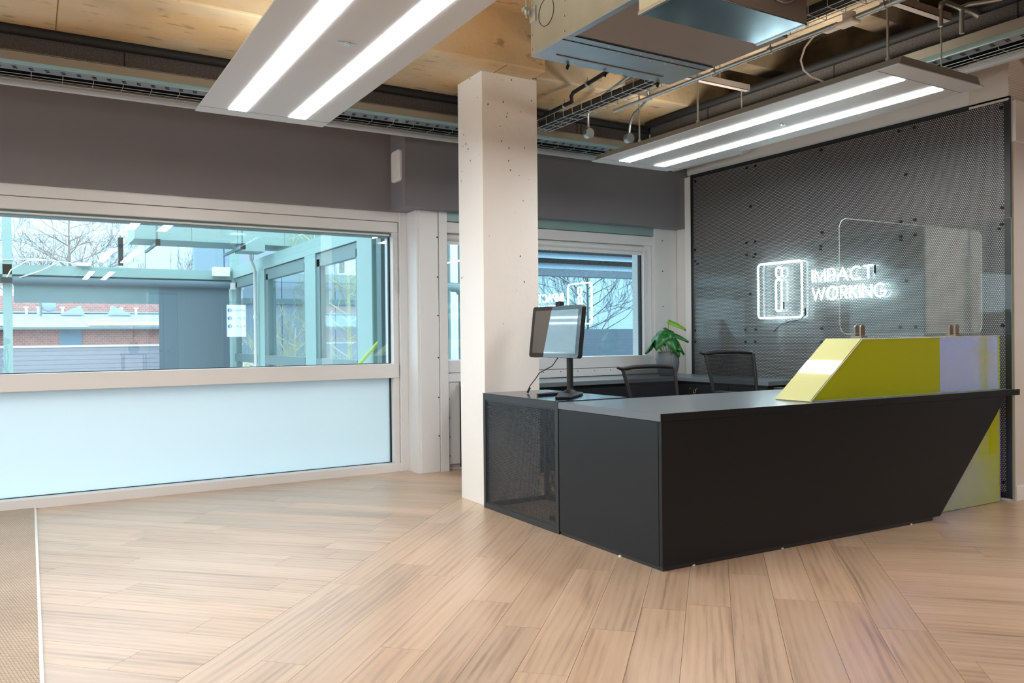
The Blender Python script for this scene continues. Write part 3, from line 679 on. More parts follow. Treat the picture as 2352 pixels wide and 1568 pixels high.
def conduit_drop(label, pts, end):
    t = thing('conduit_drop', label, 'conduit', 'bent conduits with round boxes')
    ob('conduit', MB().tube(pts, .0105, 10), M_steel, t)
    ob('junction_box', MB().cyl((end[0], end[1]-.02, end[2]), (end[0], end[1]+.02, end[2]), .035, 24), M_steel, t, .003)
    ob('box_lid', MB().cyl((end[0], end[1]-.026, end[2]), (end[0], end[1]-.02, end[2]), .037, 24), M_duct, t, .001)
conduit_drop('bent steel conduit ending in a round box, nearer the column', [(3.25, 3.6, 2.82), (3.36, 4.0, 2.82), (3.52, 4.55, 2.83), (3.60, 4.80, 2.84), (3.625, 4.86, 2.83), (3.636, 4.90, 2.79), (3.637, 4.90, 2.69)], (3.637, 4.90, 2.645))
conduit_drop('bent steel conduit ending in a round box, nearer the right light panel', [(3.36, 3.9, 2.66), (3.55, 4.1, 2.70), (3.78, 4.45, 2.76), (3.92, 4.70, 2.79), (3.98, 4.80, 2.785), (4.0, 4.85, 2.74), (4.0, 4.86, 2.68)], (4.0, 4.87, 2.645))
bp_ = ob('black_pipe', MB().tube([(3.38, 5.10, 2.80), (3.365, 4.82, 2.80), (3.36, 4.72, 2.80), (3.34, 4.70, 2.83), (3.33, 4.66, 2.845), (3.30, 4.45, 2.845), (3.25, 4.1, 2.845), (3.16, 3.5, 2.845)], .014, 10), M_rubber)
tag(bp_, 'thin black pipe stepping up towards the air handling box', 'pipe')
for y, x, z in ((4.82, 3.365, 2.80), (4.45, 3.30, 2.845)): ob('clip', MB().cyl((x, y-.01, z), (x, y+.01, z), .019, 12).cyl((x, y, z+.015), (x, y, z+.045), .003, 6), M_steel, bp_)
for i, pts in enumerate(([(4.36, 2.39, 2.80), (4.33, 2.42, 2.83), (4.10, 2.42, 2.835), (4.07, 2.42, 2.82), (4.06, 2.42, 2.79), (4.06, 2.42, 2.70)], [(4.42, 2.2, 2.85), (4.28, 2.40, 2.85), (4.26, 2.42, 2.84), (4.255, 2.42, 2.82), (4.255, 2.42, 2.70)])):
    o_ = ob('conduit_bend', MB().tube(pts, .013, 10), M_steel); tag(o_, ('left' if i == 0 else 'right')+' of two bent conduits entering the right service tray', 'conduit', 'conduit bends top right')
rp = thing('round_pipe', 'white round duct along the top of the perforated screen', 'duct')
ob('pipe', MB().cyl((5.38, 5.0, 2.80), (5.38, 5.88, 2.80), .095, 28), M_white, rp); ob('coupling', MB().cyl((5.38, 4.98, 2.80), (5.38, 5.03, 2.80), .10, 28), M_white, rp)

# ------------------------------------------------------------------ reception desk
def dy(x, off=0): return 2.887+off-.0402*(x-2.552)
desk = thing('reception_desk', 'long black reception desk with a slanted right end', 'desk')
ob('front_panel', MB().prism([(2.554, dy(2.554), .02), (4.665, dy(4.665), .02), (5.36, dy(5.36), .708), (2.554, dy(2.554), .708)], (0, .022, 0)), M_black, desk, .0015)
ob('side_panel', B(2.552, 2.574, 2.91, 3.742, .02, .708), M_black, desk, .0015)
ob('worktop', MB().prism([(2.550, 2.885, .710), (5.455, dy(5.455)-.002, .710), (5.475, 3.55, .710), (4.6, 3.69, .710), (2.550, 3.745, .710)], (0, 0, .037)), M_blacktop, desk, .0015)
ob('top_edge', MB().prism([(2.549, 2.8845, .7095), (5.50, dy(5.50)-.0025, .7095), (5.50, dy(5.50)-.0025, .7475), (2.549, 2.8845, .7475)], (0, .003, 0)), M_black, desk)
ob('plinth', MB().prism([(2.56, 2.892, 0), (4.60, dy(4.60)+.004, 0), (4.60, dy(4.60)+.06, 0), (2.62, 2.96, 0), (2.62, 3.74, 0), (2.56, 3.74, 0)], (0, 0, .02)), M_blackmetal, desk)
ob('slanted_end', MB().prism([(4.665, dy(4.665)+.022, .02), (5.36, dy(5.36)+.022, .708), (5.34, dy(5.34)+.022, .708), (4.645, dy(4.645)+.022, .02)], (0, .55, 0)), M_black, desk)
ob('inner_panel', MB().prism([(4.5, 3.45, .02), (4.52, 3.45, .02), (4.52, 3.45, .70), (4.5, 3.45, .70)], (0, .02, 0)), M_black, desk)
for (x, y) in ((2.75, 2.880), (3.35, 2.856), (4.4, 2.814), (2.5535, 3.2)):
    ob('floor_glide', MB().cyl((x, y+.006, 0), (x, y+.006, .007), .008, 8), M_white, desk)

# perforated box at the left end of the desk
bx = thing('perforated_cabinet', 'black framed perforated metal box between the column and the desk', 'cabinet')
M_perf2 = perforated('perforated_side_sheet', sr(44, 48, 54), (1, 2), .0112, .0097, .0041, (3.79, .045), (4.60, .700), .4, .2)
M_perf3 = perforated('perforated_back_sheet', sr(44, 48, 54), (1, 2), .0112, .0097, .0041, (3.79, .30), (4.60, .700), .4, .2)
bxx, bx2, b0, b1, bt = 2.552, 3.05, 3.752, 4.622, .752
fr = MB()
for (y0, y1) in ((b0, b0+.030), (b1-.030, b1)): fr.box(bxx, bxx+.025, y0, y1, .0, bt-.006); fr.box(bx2-.025, bx2, y0, y1, .0, bt-.006)
fr.box(bxx, bxx+.025, b0+.03, b1-.03, .0, .035); fr.box(bxx, bxx+.025, b0+.03, b1-.03, bt-.045, bt-.006)
fr.box(bxx+.025, bx2-.025, b0, b0+.025, .0, .03); fr.box(bxx+.025, bx2-.025, b1-.025, b1, .0, .03)
fr.box(bx2-.025, bx2, b0+.03, b1-.03, .0, .03); fr.box(bx2-.025, bx2, b0+.03, b1-.03, bt-.045, bt-.006)
ob('frame', fr, M_blackmetal, bx, .0015)
ob('side_sheet', B(bxx+.006, bxx+.0075, b0+.03, b1-.03, .035, bt-.045), M_perf2, bx, label='perforated sheet facing the room')
ob('back_sheet', B(bx2-.008, bx2-.0065, b0+.03, b1-.03, .03, bt-.045), M_perf2, bx)
ob('top', B(bxx-.002, bx2+.002, b0-.004, b1+.002, bt-.006, bt), pbr('gloss_black_top', sr(36, 38, 42), .16), bx, .001, label='glossy black top')
ob('inner_shelf', B(2.75, bx2-.03, b0+.03, b0+.30, .30, .66), M_black, bx, .002, label='hanging dark inner box')
ob('cable_tidy', B(2.62, 2.72, b0+.06, b0+.20, .035, .06), M_blackmetal, bx, .004)
ob('light_floor', B(bxx+.03, bx2-.03, b0+.03, b1-.03, -.001, .003), M_subfloor, bx)

# monitor on stand
mo = thing('monitor', 'desktop monitor with webcam on a black pole stand beside the column', 'monitor')
mc = Vector((2.85, 4.215, 1.148))
Mx = Matrix.Translation(mc) @ Matrix.Rotation(math.radians(-90+2.8), 4, 'Z') @ Matrix.Rotation(math.radians(-7), 4, 'X')
# local: x = width (toward -Y world), y = depth (+y is behind the screen), z up
def loc_prism(w_, h_, r, y0, y1): return MB().prism([(a, y0, b) for a, b in rrect(0, 0, w_, h_, r)], (0, y1-y0, 0)).xf(Mx)
ob('housing', loc_prism(.515, .328, .018, .004, .034), M_plastic, mo, .003)
ob('bezel', loc_prism(.515, .328, .018, .0, .004), pbr('glossy_bezel', sr(26, 26, 28), .06), mo, label='glossy black glass bezel')
ob('screen', MB().box(-.225, .225, -.0012, 0, -.137, .137).xf(Mx), pbr('dark_screen', sr(48, 46, 44), .03, spec=1.0, coat=1), mo, label='dark glossy screen')
ob('webcam', MB().box(-.015, .035, -.004, .03, .162, .192).xf(Mx), M_plastic, mo, .003)
ob('webcam_lens', MB().cyl((.003, -.006, .178), (.003, -.003, .178), .006, 12).xf(Mx), M_rubber, mo)
ob('mount', MB().box(-.04, .04, .034, .06, -.06, .04).xf(Mx), M_plastic, mo, .003)
ob('pole', MB().cyl((2.905, 4.13, .77), (2.905, 4.13, 1.17), .0205, 20), M_plastic, mo)
bs = MB().prism([(2.93, 4.19, .754), (2.80, 4.19, .754), (2.605, 3.865, .754), (2.70, 3.84, .754), (2.95, 4.03, .754), (3.0, 4.12, .754)][::-1] if False else [(2.99, 4.17, .754), (2.87, 4.20, .754), (2.615, 3.87, .754), (2.70, 3.84, .754), (2.90, 4.0, .754), (2.985, 4.10, .754)], (0, 0, .012))
ob('base_foot', bs, M_plastic, mo, .003)
ob('base_foot', MB().prism([(2.96, 4.10, .754), (2.975, 4.20, .754), (2.90, 4.26, .754), (2.68, 4.17, .754), (2.66, 4.12, .754), (2.86, 4.16, .754)], (0, 0, .013)), M_plastic, mo, .003)
ob('base_hub', MB().lathe((2.905, 4.13, .765), [(.055, 0), (.04, .008), (.0215, .02), (.02, .03)], 20), M_plastic, mo)
cbm = ob('monitor_cable', MB().tube([(2.88, 4.215, .99), (2.86, 4.26, .93), (2.80, 4.32, .885), (2.79, 4.36, .84), (2.765, 4.38, .80), (2.75, 4.39, .757)], .0032, 8), M_rubber)
tag(cbm, 'thin black cable hanging from the monitor to the cabinet top', 'cable'); ob('cable_plug', MB().cyl((2.752, 4.389, .757), (2.765, 4.38, .79), .007, 8), M_rubber, cbm)

# ------------------------------------------------------------------ dichroic box, clear screen
dx = thing('dichroic_upstand', 'yellow and violet iridescent acrylic box standing on the desk top', 'box')
def dq(x, off=.06): return dy(x, off)
A_ = Vector((3.635, dq(3.635), .748)); Bq = Vector((4.057, dq(4.057), 1.085)); Cq = Vector((5.385, dq(5.385), 1.093)); Dq = Vector((5.385, dq(5.385), .748))
ob('front_sheet', MB().prism([A_, Dq, Cq, Bq], (0, .006, 0)), M_dich, dx, label='yellow-violet front sheet')
M_dich2 = dichroic('dichroic_end', (1, 1, .42, 1), (.9, .9, .6, 1), (.95, .95, 1, 1), .05, .40, .15)
dpt = .235
nx = Vector((0, dpt, 0))
ob('sloping_end', MB().prism([A_+Vector((-.004, .0, 0)), Bq+Vector((-.004, .0, 0)), Bq+Vector((-.004, 0, 0))+nx, A_+Vector((-.004, 0, 0))+nx], (-.005, 0, .004)), M_dich2, dx, label='pale sloping end sheet')
ob('back_sheet', MB().prism([A_+nx, Dq+nx, Cq+nx, Bq+nx], (0, .006, 0)), M_dich2, dx)
ob('top_sheet', MB().prism([Bq, Cq, Cq+nx, Bq+nx], (0, 0, .005)), M_acrylic, dx)
ob('polished_edge', MB().tube([A_, Bq, Cq], .0028, 6), pbr('pale_polished_edge', sr(215, 215, 195), .3), dx, label='pale polished edge')
ob('polished_edge', MB().tube([A_+nx, Bq+nx], .0022, 6).tube([Cq, Dq], .0022, 6), pbr('lime_edge', sr(170, 200, 110), .3), dx)
ob('polished_edge', MB().tube([A_, A_+nx], .002, 6).tube([Bq, Bq+nx], .002, 6), pbr('pale_polished_edge2', sr(215, 215, 195), .3), dx)
ld = ob('lower_iridescent_sheet', MB().prism([(4.45, 2.905, .004), (5.47, 2.878, .004), (5.47, 2.878, .705), (4.45, 2.905, .705)], (0, .006, 0)), M_dich, desk, label='iridescent yellow-violet sheet')
ob('polished_edge', MB().box(5.469, 5.474, 2.876, 2.885, .004, .705), pbr('violet_edge', sr(150, 120, 215), .3), ld, label='violet edge')
def clear_screen():
    n = Vector((-.0402, 1, 0)).normalized(); t = Vector((1, -.0402, 0)).normalized() 
    o = Vector((3.965, dq(3.965)+.07, 1.105)); P = [o+t*a+Vector((0, 0, b)) for a, b in [(q[0], q[1]) for q in rrect(.68, .34, 1.36, .66, .06, 8)]]
    return P, n
Pc, nn = clear_screen()
cs = thing('clear_screen', 'clear acrylic sneeze screen with rounded corners clamped above the iridescent box', 'screen')
ob('sheet', MB().prism(Pc, (0, .006, 0)), M_acrylic, cs)
ob('polished_edge', MB().tube([p+Vector((0, .003, 0)) for p in Pc], .0022, 6, True), pbr('bright_edge', sr(190, 205, 205), .2), cs)
for i, x in enumerate((4.13, 5.02)):
    y = dq(x)+.07
    c = thing('screen_clamp', ('left' if i == 0 else 'right')+' bronze clamp holding the clear screen', 'clamp', 'screen clamps')
    for s in (-1, 1):
        c2 = [(x+a, y+.003+s*.012, 1.104+b) for a, b in [(-.02, 0), (.02, 0), (.02, .045)]+[(.02*math.cos(k*PI/8), .045+.02*math.sin(k*PI/8)) for k in range(1, 8)]+[(-.02, .045)]]
        ob('jaw', MB().prism(c2, (0, s*.012, 0)), M_bronze, c, .002)
    ob('base_plate', B(x-.03, x+.03, y-.03, y+.036, 1.093, 1.104), M_bronze, c, .001)

# ------------------------------------------------------------------ back counter
ct = thing('back_counter', 'low black L-shaped cabinet run behind the desk chairs', 'counter')
ob('countertop', MB().prism([(3.1, 5.46, .705), (5.03, 5.46, .705), (5.05, 4.44, .705), (5.50, 4.44, .705), (5.50, 5.95, .705), (5.50, 6.03, .705), (3.1, 6.03, .705)], (0, 0, .035)), M_blacktop, ct, .0015)
ob('carcass', MB().box(3.1, 5.09, 5.50, 6.02, .03, .704).box(5.07, 5.50, 4.46, 5.5, .03, .704), M_black, ct)
ob('plinth', MB().box(3.12, 5.09, 5.54, 6.0, .0, .03).box(5.10, 5.50, 4.5, 5.5, 0, .03), M_blackmetal, ct)
for i in range(4):
    x0 = 3.12+i*.48; d = ob('door', B(x0+.002, x0+.478, 5.482, 5.499, .05, .67), M_black, ct, .001)
for i, (y0, y1) in enumerate(((5.27, 5.46), (4.87, 5.265), (4.465, 4.865))):
    d = ob('door', B(5.052, 5.069, y0+.002, y1-.002, .05, .68), M_black, ct, .001)
    if i < 2:
        ky = y0+.05 if i == 0 else y1-.03
        ob('lock', MB().cyl((5.052, ky, .64), (5.045, ky, .64), .009, 14), M_brass, d)
        if i == 1:
            ob('key', MB().cyl((5.046, ky, .64), (5.015, ky, .64), .004, 8).tube([(5.02, ky+.016*math.cos(a), .622+.018*math.sin(a)) for a in [k*PI/5 for k in range(10)]], .003, 6, True).box(5.018, 5.022, ky-.006, ky+.006, .56, .605), M_chrome, d, label='bunch of keys in the lock')

# ------------------------------------------------------------------ office chairs
def chair(label, loc, rot, topz, az):
    t = thing('office_chair', label, 'chair', 'black mesh task chairs', loc); t.rotation_euler = (0, 0, rot)
    H = topz; hw = .235                     # local +y = back rest side
    def bk(x, z): # curved back
        f = (z-.52)/(H-.52); return .21+.05*f*f+.03*f+.0*x
    def xs(z): f = (z-.52)/(H-.52); return .19+.045*f
    N = 10; L = [(-xs(z), bk(0, z), z) for z in [.52+(H-.54)*i/N for i in range(N+1)]]; Rr = [(-p[0], p[1], p[2]) for p in L]
    ob('back_frame', MB().tube(L, .012, 8).tube(Rr, .012, 8).tube([(-.185, .21, .52), (0, .235, .515), (.185, .21, .52)], .013, 8), M_plastic, t)
    top = [(-xs(H)-.018, bk(0, H)+.03, H-.002), (-xs(H)+.01, bk(0, H)+.01, H-.012), (-.12, bk(0, H)+.02, H-.004), (0, bk(0, H)+.024, H-.002), (.12, bk(0, H)+.02, H-.004), (xs(H)-.01, bk(0, H)+.01, H-.012), (xs(H)+.018, bk(0, H)+.03, H-.002)]
    ob('top_rail', MB().tube(top, [.007, .013, .015, .015, .015, .013, .007], 10), M_plastic, t)
    mb = MB(); v = []; f = []
    for i in range(N+1):
        z = .52+(H-.54)*i/N
        for j in range(9): u = -1+2*j/8; v.append((u*xs(z), bk(0, z)+.022*(1-u*u), z))
    for i in range(N):
        for j in range(8): a = i*9+j; f.append((a, a+1, a+10, a+9))
    mb.add(v, f, True); ob('back_mesh', mb, M_mesh, t, label='see-through black mesh back')
    seat = MB().prism([(a, b, .44) for a, b in rrect(0, -.03, .49, .47, .08)], (0, 0, .06)); ob('seat', seat, pbr('seat_fabric', sr(34, 34, 36), .9), t, .02)
    ob('spine', MB().tube([(0, .10, .42), (0, .22, .43), (0, .265, .50), (0, .25, .60)], .022, 8), M_plastic, t)
    for s in (-1, 1):
        a = ob('armrest', MB().prism([(s*.28+p, q, az-.02) for p, q in rrect(0, .0, .075, .24, .03)], (0, 0, .02)), M_plastic, t, .006)
        ob('arm_post', MB().tube([(s*.20, .03, .43), (s*.275, .03, .45), (s*.28, .0, az-.02)], .014, 8), M_plastic, a)
    ob('gas_lift', MB().cyl((0, 0, .12), (0, 0, .40), .022, 14).cyl((0, 0, .38), (0, 0, .435), .05, 14), M_chrome, t)
    for k in range(5):
        a = k*2*PI/5+.3; c_, s_ = math.cos(a), math.sin(a)
        lg = ob('base_leg', MB().tube([(0, 0, .12), (.15*c_, .15*s_, .11), (.29*c_, .29*s_, .075)], [.024, .02, .014], 8), M_plastic, t)
        ob('caster', MB().cyl((.29*c_-s_*.02, .29*s_+c_*.02, .028), (.29*c_+s_*.02, .29*s_-c_*.02, .028), .027, 14), M_rubber, lg)
    return t
chair('black mesh office chair in front of the plant pot', (3.56, 3.84, 0), .05, .912, .66)
chair('black mesh office chair further right, against the perforated screen', (4.32, 3.87, 0), -.03, .995, .735)

# ------------------------------------------------------------------ plant
pt = thing('potted_plant', 'leafy green plant in a grey pot on the back counter', 'plant')
pc = (5.147, 5.72, .74)
prof = [(.0, .0), (.095, .0), (.112, .03), (.128, .08), (.134, .115), (.132, .15), (.124, .18), (.118, .205), (.119, .222), (.112, .222), (.108, .2), (.0, .195)]
pp = []
for r, z in prof: pp.append((r*.80, z))
ob('pot', MB().lathe(pc, pp, 32), M_pot, pt); ob('soil', MB().cyl((pc[0], pc[1], .93), (pc[0], pc[1], .943), .084, 20), M_soil, pt)
def leaf(base, tip_dir, L, Wd, m, droop=.3, roll=0):
    d = Vector(tip_dir).normalized(); side = d.cross(Vector((0, 0, 1)))
    if side.length < .1: side = Vector((1, 0, 0))
    side.normalize(); side = Matrix.Rotation(roll, 3, d) @ side; up = side.cross(d)
    out = [(0, 0), (.0, .28), (.06, .46), (.2, .52), (.4, .48), (.6, .36), (.8, .19), (.93, .07), (1, 0)]
    v = []; f = []; base = Vector(base)
    for (a, w_) in out:
        c = base + d*L*a + Vector((0, 0, -droop*L*a*a)); 
        back = -.10*L if a == 0 else 0
        v.append(c - side*Wd*w_ - up*.10*Wd*w_ + d*back*(w_ > 0)); v.append(c+up*.02); v.append(c + side*Wd*w_ - up*.10*Wd*w_ + d*back*(w_ > 0))
    for i in range(len(out)-1):
        a = i*3; f += [(a, a+1, a+4, a+3), (a+1, a+2, a+5, a+4)]
    mb = MB().add(v, f, True); o = ob('leaf', mb, m, pt); s = o.modifiers.new('thick', 'SOLIDIFY'); s.thickness = .0012; return o
rt = Vector((math.cos(.5414), -math.sin(.5414), 0)); tw = Vector((-math.sin(.5414), -math.cos(.5414), 0))   # rightwards / towards viewer
P0 = Vector((pc[0], pc[1], .94))
for (rx, tz, f_, dirv, L, Wd, m, ro) in [
    (-.03, .235, .03, rt*-.1+tw*.5+Vector((0, 0, -.75)), .12, .15, M_leaf, .15),
    (-.075, .20, .03, rt*-.35+tw*.5+Vector((0, 0, -.8)), .13, .16, M_leaf, .2),
    (.025, .165, .06, rt*.15+tw*.5+Vector((0, 0, -.8)), .12, .15, M_leaf, -.2),
    (-.125, .13, .0, rt*-.7+tw*.3+Vector((0, 0, -.7)), .11, .12, M_leaf, .7),
    (.01, .325, .0, rt*.9+tw*.3+Vector((0, 0, -.3)), .15, .085, M_leaflight, .35),
    (.055, .20, .0, rt*.9+tw*.2+Vector((0, 0, -.3)), .13, .07, M_leaf, .4),
    (.06, .16, .02, rt*.6+tw*.2+Vector((0, 0, -.9)), .13, .07, M_leaf, .5),
    (.045, .10, .03, rt*.5+tw*.6+Vector((0, 0, -.3)), .09, .07, M_leaf, 0),
    (-.03, .255, .0, rt*.6-tw*.2+Vector((0, 0, -.3)), .11, .06, M_leaf, .3),
    (-.10, .14, .04, rt*.3+tw*.6+Vector((0, 0, -.8)), .08, .06, M_leaflight, .1),
    (.07, .07, .04, rt*.3+tw*.6+Vector((0, 0, -.9)), .07, .07, M_leaf, 0)]:
    b = P0 + rt*rx + tw*f_ + Vector((0, 0, tz-.02)); leaf(b, dirv, L*1.1, Wd*1.15, m, .25, ro)
    ob('petiole', MB().tube([P0+rt*rx*.3, P0+rt*rx*.7+Vector((0, 0, tz*.5)), b], .003, 6), M_stem, pt)

# ------------------------------------------------------------------ room things seen only as reflections
tp = thing('tripod_camera', 'black camera on a tripod, seen reflected in the left window', 'camera', loc=(-.33, -.12, .012)); tp.rotation_euler = (0, 0, -.54)
ob('camera_body', B(-.07, .07, -.04, .04, 1.06, 1.16), M_plastic, tp, .01); ob('lens', MB().cyl((0, .04, 1.11), (0, .17, 1.11), .04, 24), M_rubber, tp)
ob('viewfinder', B(-.03, .03, -.03, .03, 1.16, 1.19), M_plastic, tp, .006); ob('trigger', B(-.03, .03, -.02, .04, 1.19, 1.26), M_plastic, tp, .006)
ob('head', MB().lathe((0, 0, .9), [(.03, 0), (.045, .03), (.025, .06), (.05, .09), (.03, .12), (.04, .16)], 16), M_plastic, tp); ob('centre_post', MB().cyl((0, 0, .5), (0, 0, .92), .018, 12), M_plastic, tp)
for k in range(3):
    a = k*2*PI/3+.4; ob('leg', MB().tube([(0, 0, .88), (.18*math.cos(a), .18*math.sin(a), .45), (.36*math.cos(a), .36*math.sin(a), .01)], [.022, .018, .012], 8), M_plastic, tp)
ob('strap', MB().tube([(.08, 0, 1.08), (.12, -.03, .9), (.10, -.03, .7), (.07, -.02, .9), (.07, 0, 1.05)], .008, 6), M_rubber, tp)

ki = thing('display_kiosk', 'grey freestanding notice display reflected in the left window', 'kiosk', loc=(3.58, -4.0, 0))
kb = MB().prism([(a, 0, b) for a, b in rrect(0, .96, .52, 1.86, .06)], (0, -.05, 0)); ob('body', kb, M_steelgrey, ki, .004)
ob('foot', B(-.3, .3, -.22, .12, 0, .03), M_steelgrey, ki, .005)
ob('notice_screen', B(-.185, .185, .001, .006, 1.17, 1.81), emit('notice_screen', (.62, .70, 1, 1), 4.0), ki, label='lit pale blue notice')
M_ink = emit('notice_ink', sr(60, 66, 100), .6); M_ring = emit('notice_blue', sr(50, 100, 215), 1.8)
def text(s, x, z, size, par, m, y=.008, name='lettering'):
    cu = bpy.data.curves.new(name, 'FONT'); cu.body = s; cu.size = size; cu.extrude = .0008; cu.align_x = 'LEFT'
    o = bpy.data.objects.new('tmp', cu); C.objects.link(o); dg = bpy.context.evaluated_depsgraph_get()
    me = bpy.data.meshes.new_from_object(o.evaluated_get(dg)); bpy.data.objects.remove(o); bpy.data.curves.remove(cu)
    me.transform(Matrix.Translation((x, y, z)) @ Matrix.Rotation(PI, 4, 'Z') @ Matrix.Rotation(PI/2, 4, 'X')); me.materials.clear(); me.materials.append(m)
    return ob(name, me, m, par)
for tx, z in (('CATCH IT', 1.68), ('BIN IT', 1.52), ('KILL IT', 1.36)):
    text(tx, .175, z, .058, ki, M_ink)
    ob('round_symbol', MB().cyl((-.125, .006, z+.02), (-.125, .009, z+.02), .042, 24), M_ring, ki)
    ob('symbol_figure', MB().box(-.131, -.119, .009, .011, z-.012, z+.03).cyl((-.125, .009, z+.042), (-.125, .011, z+.042), .009, 10), emit('pale_ink', (.7, .75, 1, 1), 3.6), ki)
cu_ = thing('tall_cupboard', 'pale grey two-door cupboard reflected in the left window', 'cupboard', loc=(2.25, -4.2, 0))
ob('body', B(-.26, .26, -.45, 0, 0, 2.05), M_steelgrey, cu_, .003)
for s in (-1, 1):
    d = ob('door', B(s*.005, s*.25, .0, .018, .06, 2.0), M_lamp, cu_, .002); ob('handle', B(s*.03, s*.09, .018, .035, .9, .915), M_chrome, d)
sb = thing('side_table', 'black side table reflected in the left window', 'table', loc=(1.72, -4.2, 0))
ob('table_top', B(-.22, .22, -.2, .2, .84, .87), M_black, sb, .003)
for sx in (-.19, .19):
    for sy in (-.17, .17): ob('leg', B(sx-.015, sx+.015, sy-.015, sy+.015, 0, .84), M_black, sb)
v2 = thing('table_plant', 'leafy plant in a dark vase on the black side table', 'plant', loc=(1.72, -4.2, .87))
ob('vase', MB().lathe((0, 0, 0), [(0, 0), (.07, 0), (.1, .08), (.09, .16), (.06, .22), (.05, .22), (.0, .2)], 20), M_rubber, v2)
for i in range(9):
    a = i*2.4; z = .25+i*.05; o_ = MB(); d = Vector((math.cos(a), math.sin(a), -.2)); s_ = Vector((-math.sin(a), math.cos(a), 0)); b = Vector((0, 0, z))
    o_.add([b, b+d*.05+s_*.04, b+d*.13, b+d*.05-s_*.04, b+Vector((0, 0, .004))], [(0, 1, 2, 3)], True); ob('leaf', o_, M_leaf, v2)
ob('stalk', MB().cyl((0, 0, .2), (0, 0, .68), .006, 6), M_stem, v2)

# ------------------------------------------------------------------ outside, beyond window 1
lk = thing('link_building', 'teal steel framed glazed wing across the courtyard', 'building')
Y2, X2 = 13.1, 2.75
ob('beam', B(-6, X2+.05, Y2, Y2+.2, 2.05, 2.19), M_teal, lk, label='pale teal edge beam')
ob('beam', B(X2, X2+.2, 6.9, Y2+.2, 2.07, 2.24), M_teal, lk, label='pale teal edge beam')
ob('post', B(-.30, -.19, Y2, Y2+.15, 0, 3.6), M_teal, lk); ob('post', B(2.74, 2.86, Y2-.02, Y2+.15, 0, 3.6), M_teal, lk)
for y in (11.30, 9.03, 7.30): ob('post', B(X2, X2+.16, y-.20, y+.20, 0, 2.07), M_teal, lk, .004)
ob('transom', B(-6, X2, Y2+.04, Y2+.12, 1.93, 2.05), M_tealgrey, lk)
ob('roof_glazing', B(-6, X2, Y2+.1, Y2+.11, 2.19, 3.6), M_outglass, lk)
bl = ob('roller_blind', MB().cyl((-.18, Y2-.06, 1.965), (2.70, Y2-.06, 1.965), .055, 20), M_blind, lk, label='slate blue blind tube')
ob('blind_sheet', B(-.17, 1.68, Y2-.02, Y2-.015, 1.66, 1.96), M_screenblind, lk, label='blind partly lowered'); ob('blind_sheet', B(1.68, 2.70, Y2-.02, Y2-.015, .0, 1.96), M_blind, lk, label='blind fully lowered')
ob('roller_blind', MB().cyl((-3, Y2-.06, 1.965), (-.33, Y2-.06, 1.965), .055, 20), M_blind, lk)
ob('blind_bracket', MB().box(-.32, -.19, Y2-.12, Y2-.02, 1.93, 2.0), M_gasket, lk); ob('blind_bracket', B(2.70, 2.78, Y2-.12, Y2-.02, 1.90, 2.0), M_white, lk)
for (y0, y1) in ((7.52, 8.83), (9.25, 11.08), (11.52, 12.95)):
    ob('window_head', B(X2+.02, X2+.10, y0, y1, 1.92, 2.06), M_tealgrey, lk); ob('window_rail', B(X2+.0, X2+.10, y0, y1, .78, .90), M_tealgrey, lk)
    ob('window_jamb', B(X2+.02, X2+.09, y1-.10, y1, .2, 2.0), M_tealgrey, lk); ob('window_jamb', B(X2+.02, X2+.09, y0, y0+.06, .2, 2.0), M_tealgrey, lk)
    ob('glass_pane', B(X2+.05, X2+.055, y0, y1, .9, 1.95), M_outglass, lk)
ob('end_wall', MB().box(X2-.1, X2+.3, 6.62, 6.72, 0, 3.0).box(X2-.02, X2+.0, 6.75, 6.80, 0, 3.0).box(X2-.0, X2+.02, 6.9, 6.98, 0, 3.0), M_tealgrey, lk)
ob('diagonal_brace', MB().tube([(2.62, 7.3, .80), (2.80, 6.9, 1.15)], .02, 6), pbr('lime_bar', sr(190, 210, 90), .5), lk, label='lime green diagonal bar')
dc = thing('outdoor_duct', 'pale teal rectangular duct hung across the courtyard', 'duct')
for (a, b) in ((1.10, 1.75), (1.752, 2.30), (2.302, 2.9), (2.902, 3.5)): ob('duct_section', B(a, b, 10.6, 11.3, 2.34, 2.9), M_teal, dc, .004)
for x in (1.30, 2.28): ob('support_bar', B(x, x+.03, 10.3, 11.4, 2.25, 2.28), M_tealgrey, dc); ob('bar_cap', B(x-.005, x+.045, 10.27, 10.33, 2.24, 2.31), M_gasket, dc)
ob('damper', B(2.33, 2.62, 10.5, 10.9, 2.24, 2.33), M_teal, dc, .004)
for x in (1.31, 2.29): ob('drop_bar', MB().cyl((x, 10.3, 2.28), (x, 10.3, 3.4), .012, 8), M_tealgrey, dc)
jb = ob('junction_box', B(2.45, 2.70, Y2-.1, Y2, 2.10, 2.24), M_white, None, .004); tag(jb, 'white junction box on the teal beam outside', 'box')
jb = ob('junction_box', B(.60, .78, Y2-.08, Y2, 2.19, 2.24), M_cable, None, .004); tag(jb, 'small cream box lying on the teal beam outside', 'box')
dp = ob('downpipe', MB().tube([(2.62, 11.3, 2.38), (2.62, 11.3, 2.22), (2.68, 11.35, 2.10), (2.70, 11.40, 2.03), (2.70, 11.40, .1)], .022, 12), M_cable); tag(dp, 'white plastic downpipe on the glazed wing', 'pipe')
ob('collar', MB().cyl((2.70, 11.4, 1.40), (2.70, 11.4, 1.45), .03, 12), M_cable, dp)
mb = [(-.6, Y2-.02, 2.24), (-.2, Y2-.02, 2.25), (.1, Y2-.04, 2.27), (.35, Y2-.02, 2.25), (.6, Y2-.04, 2.22)]
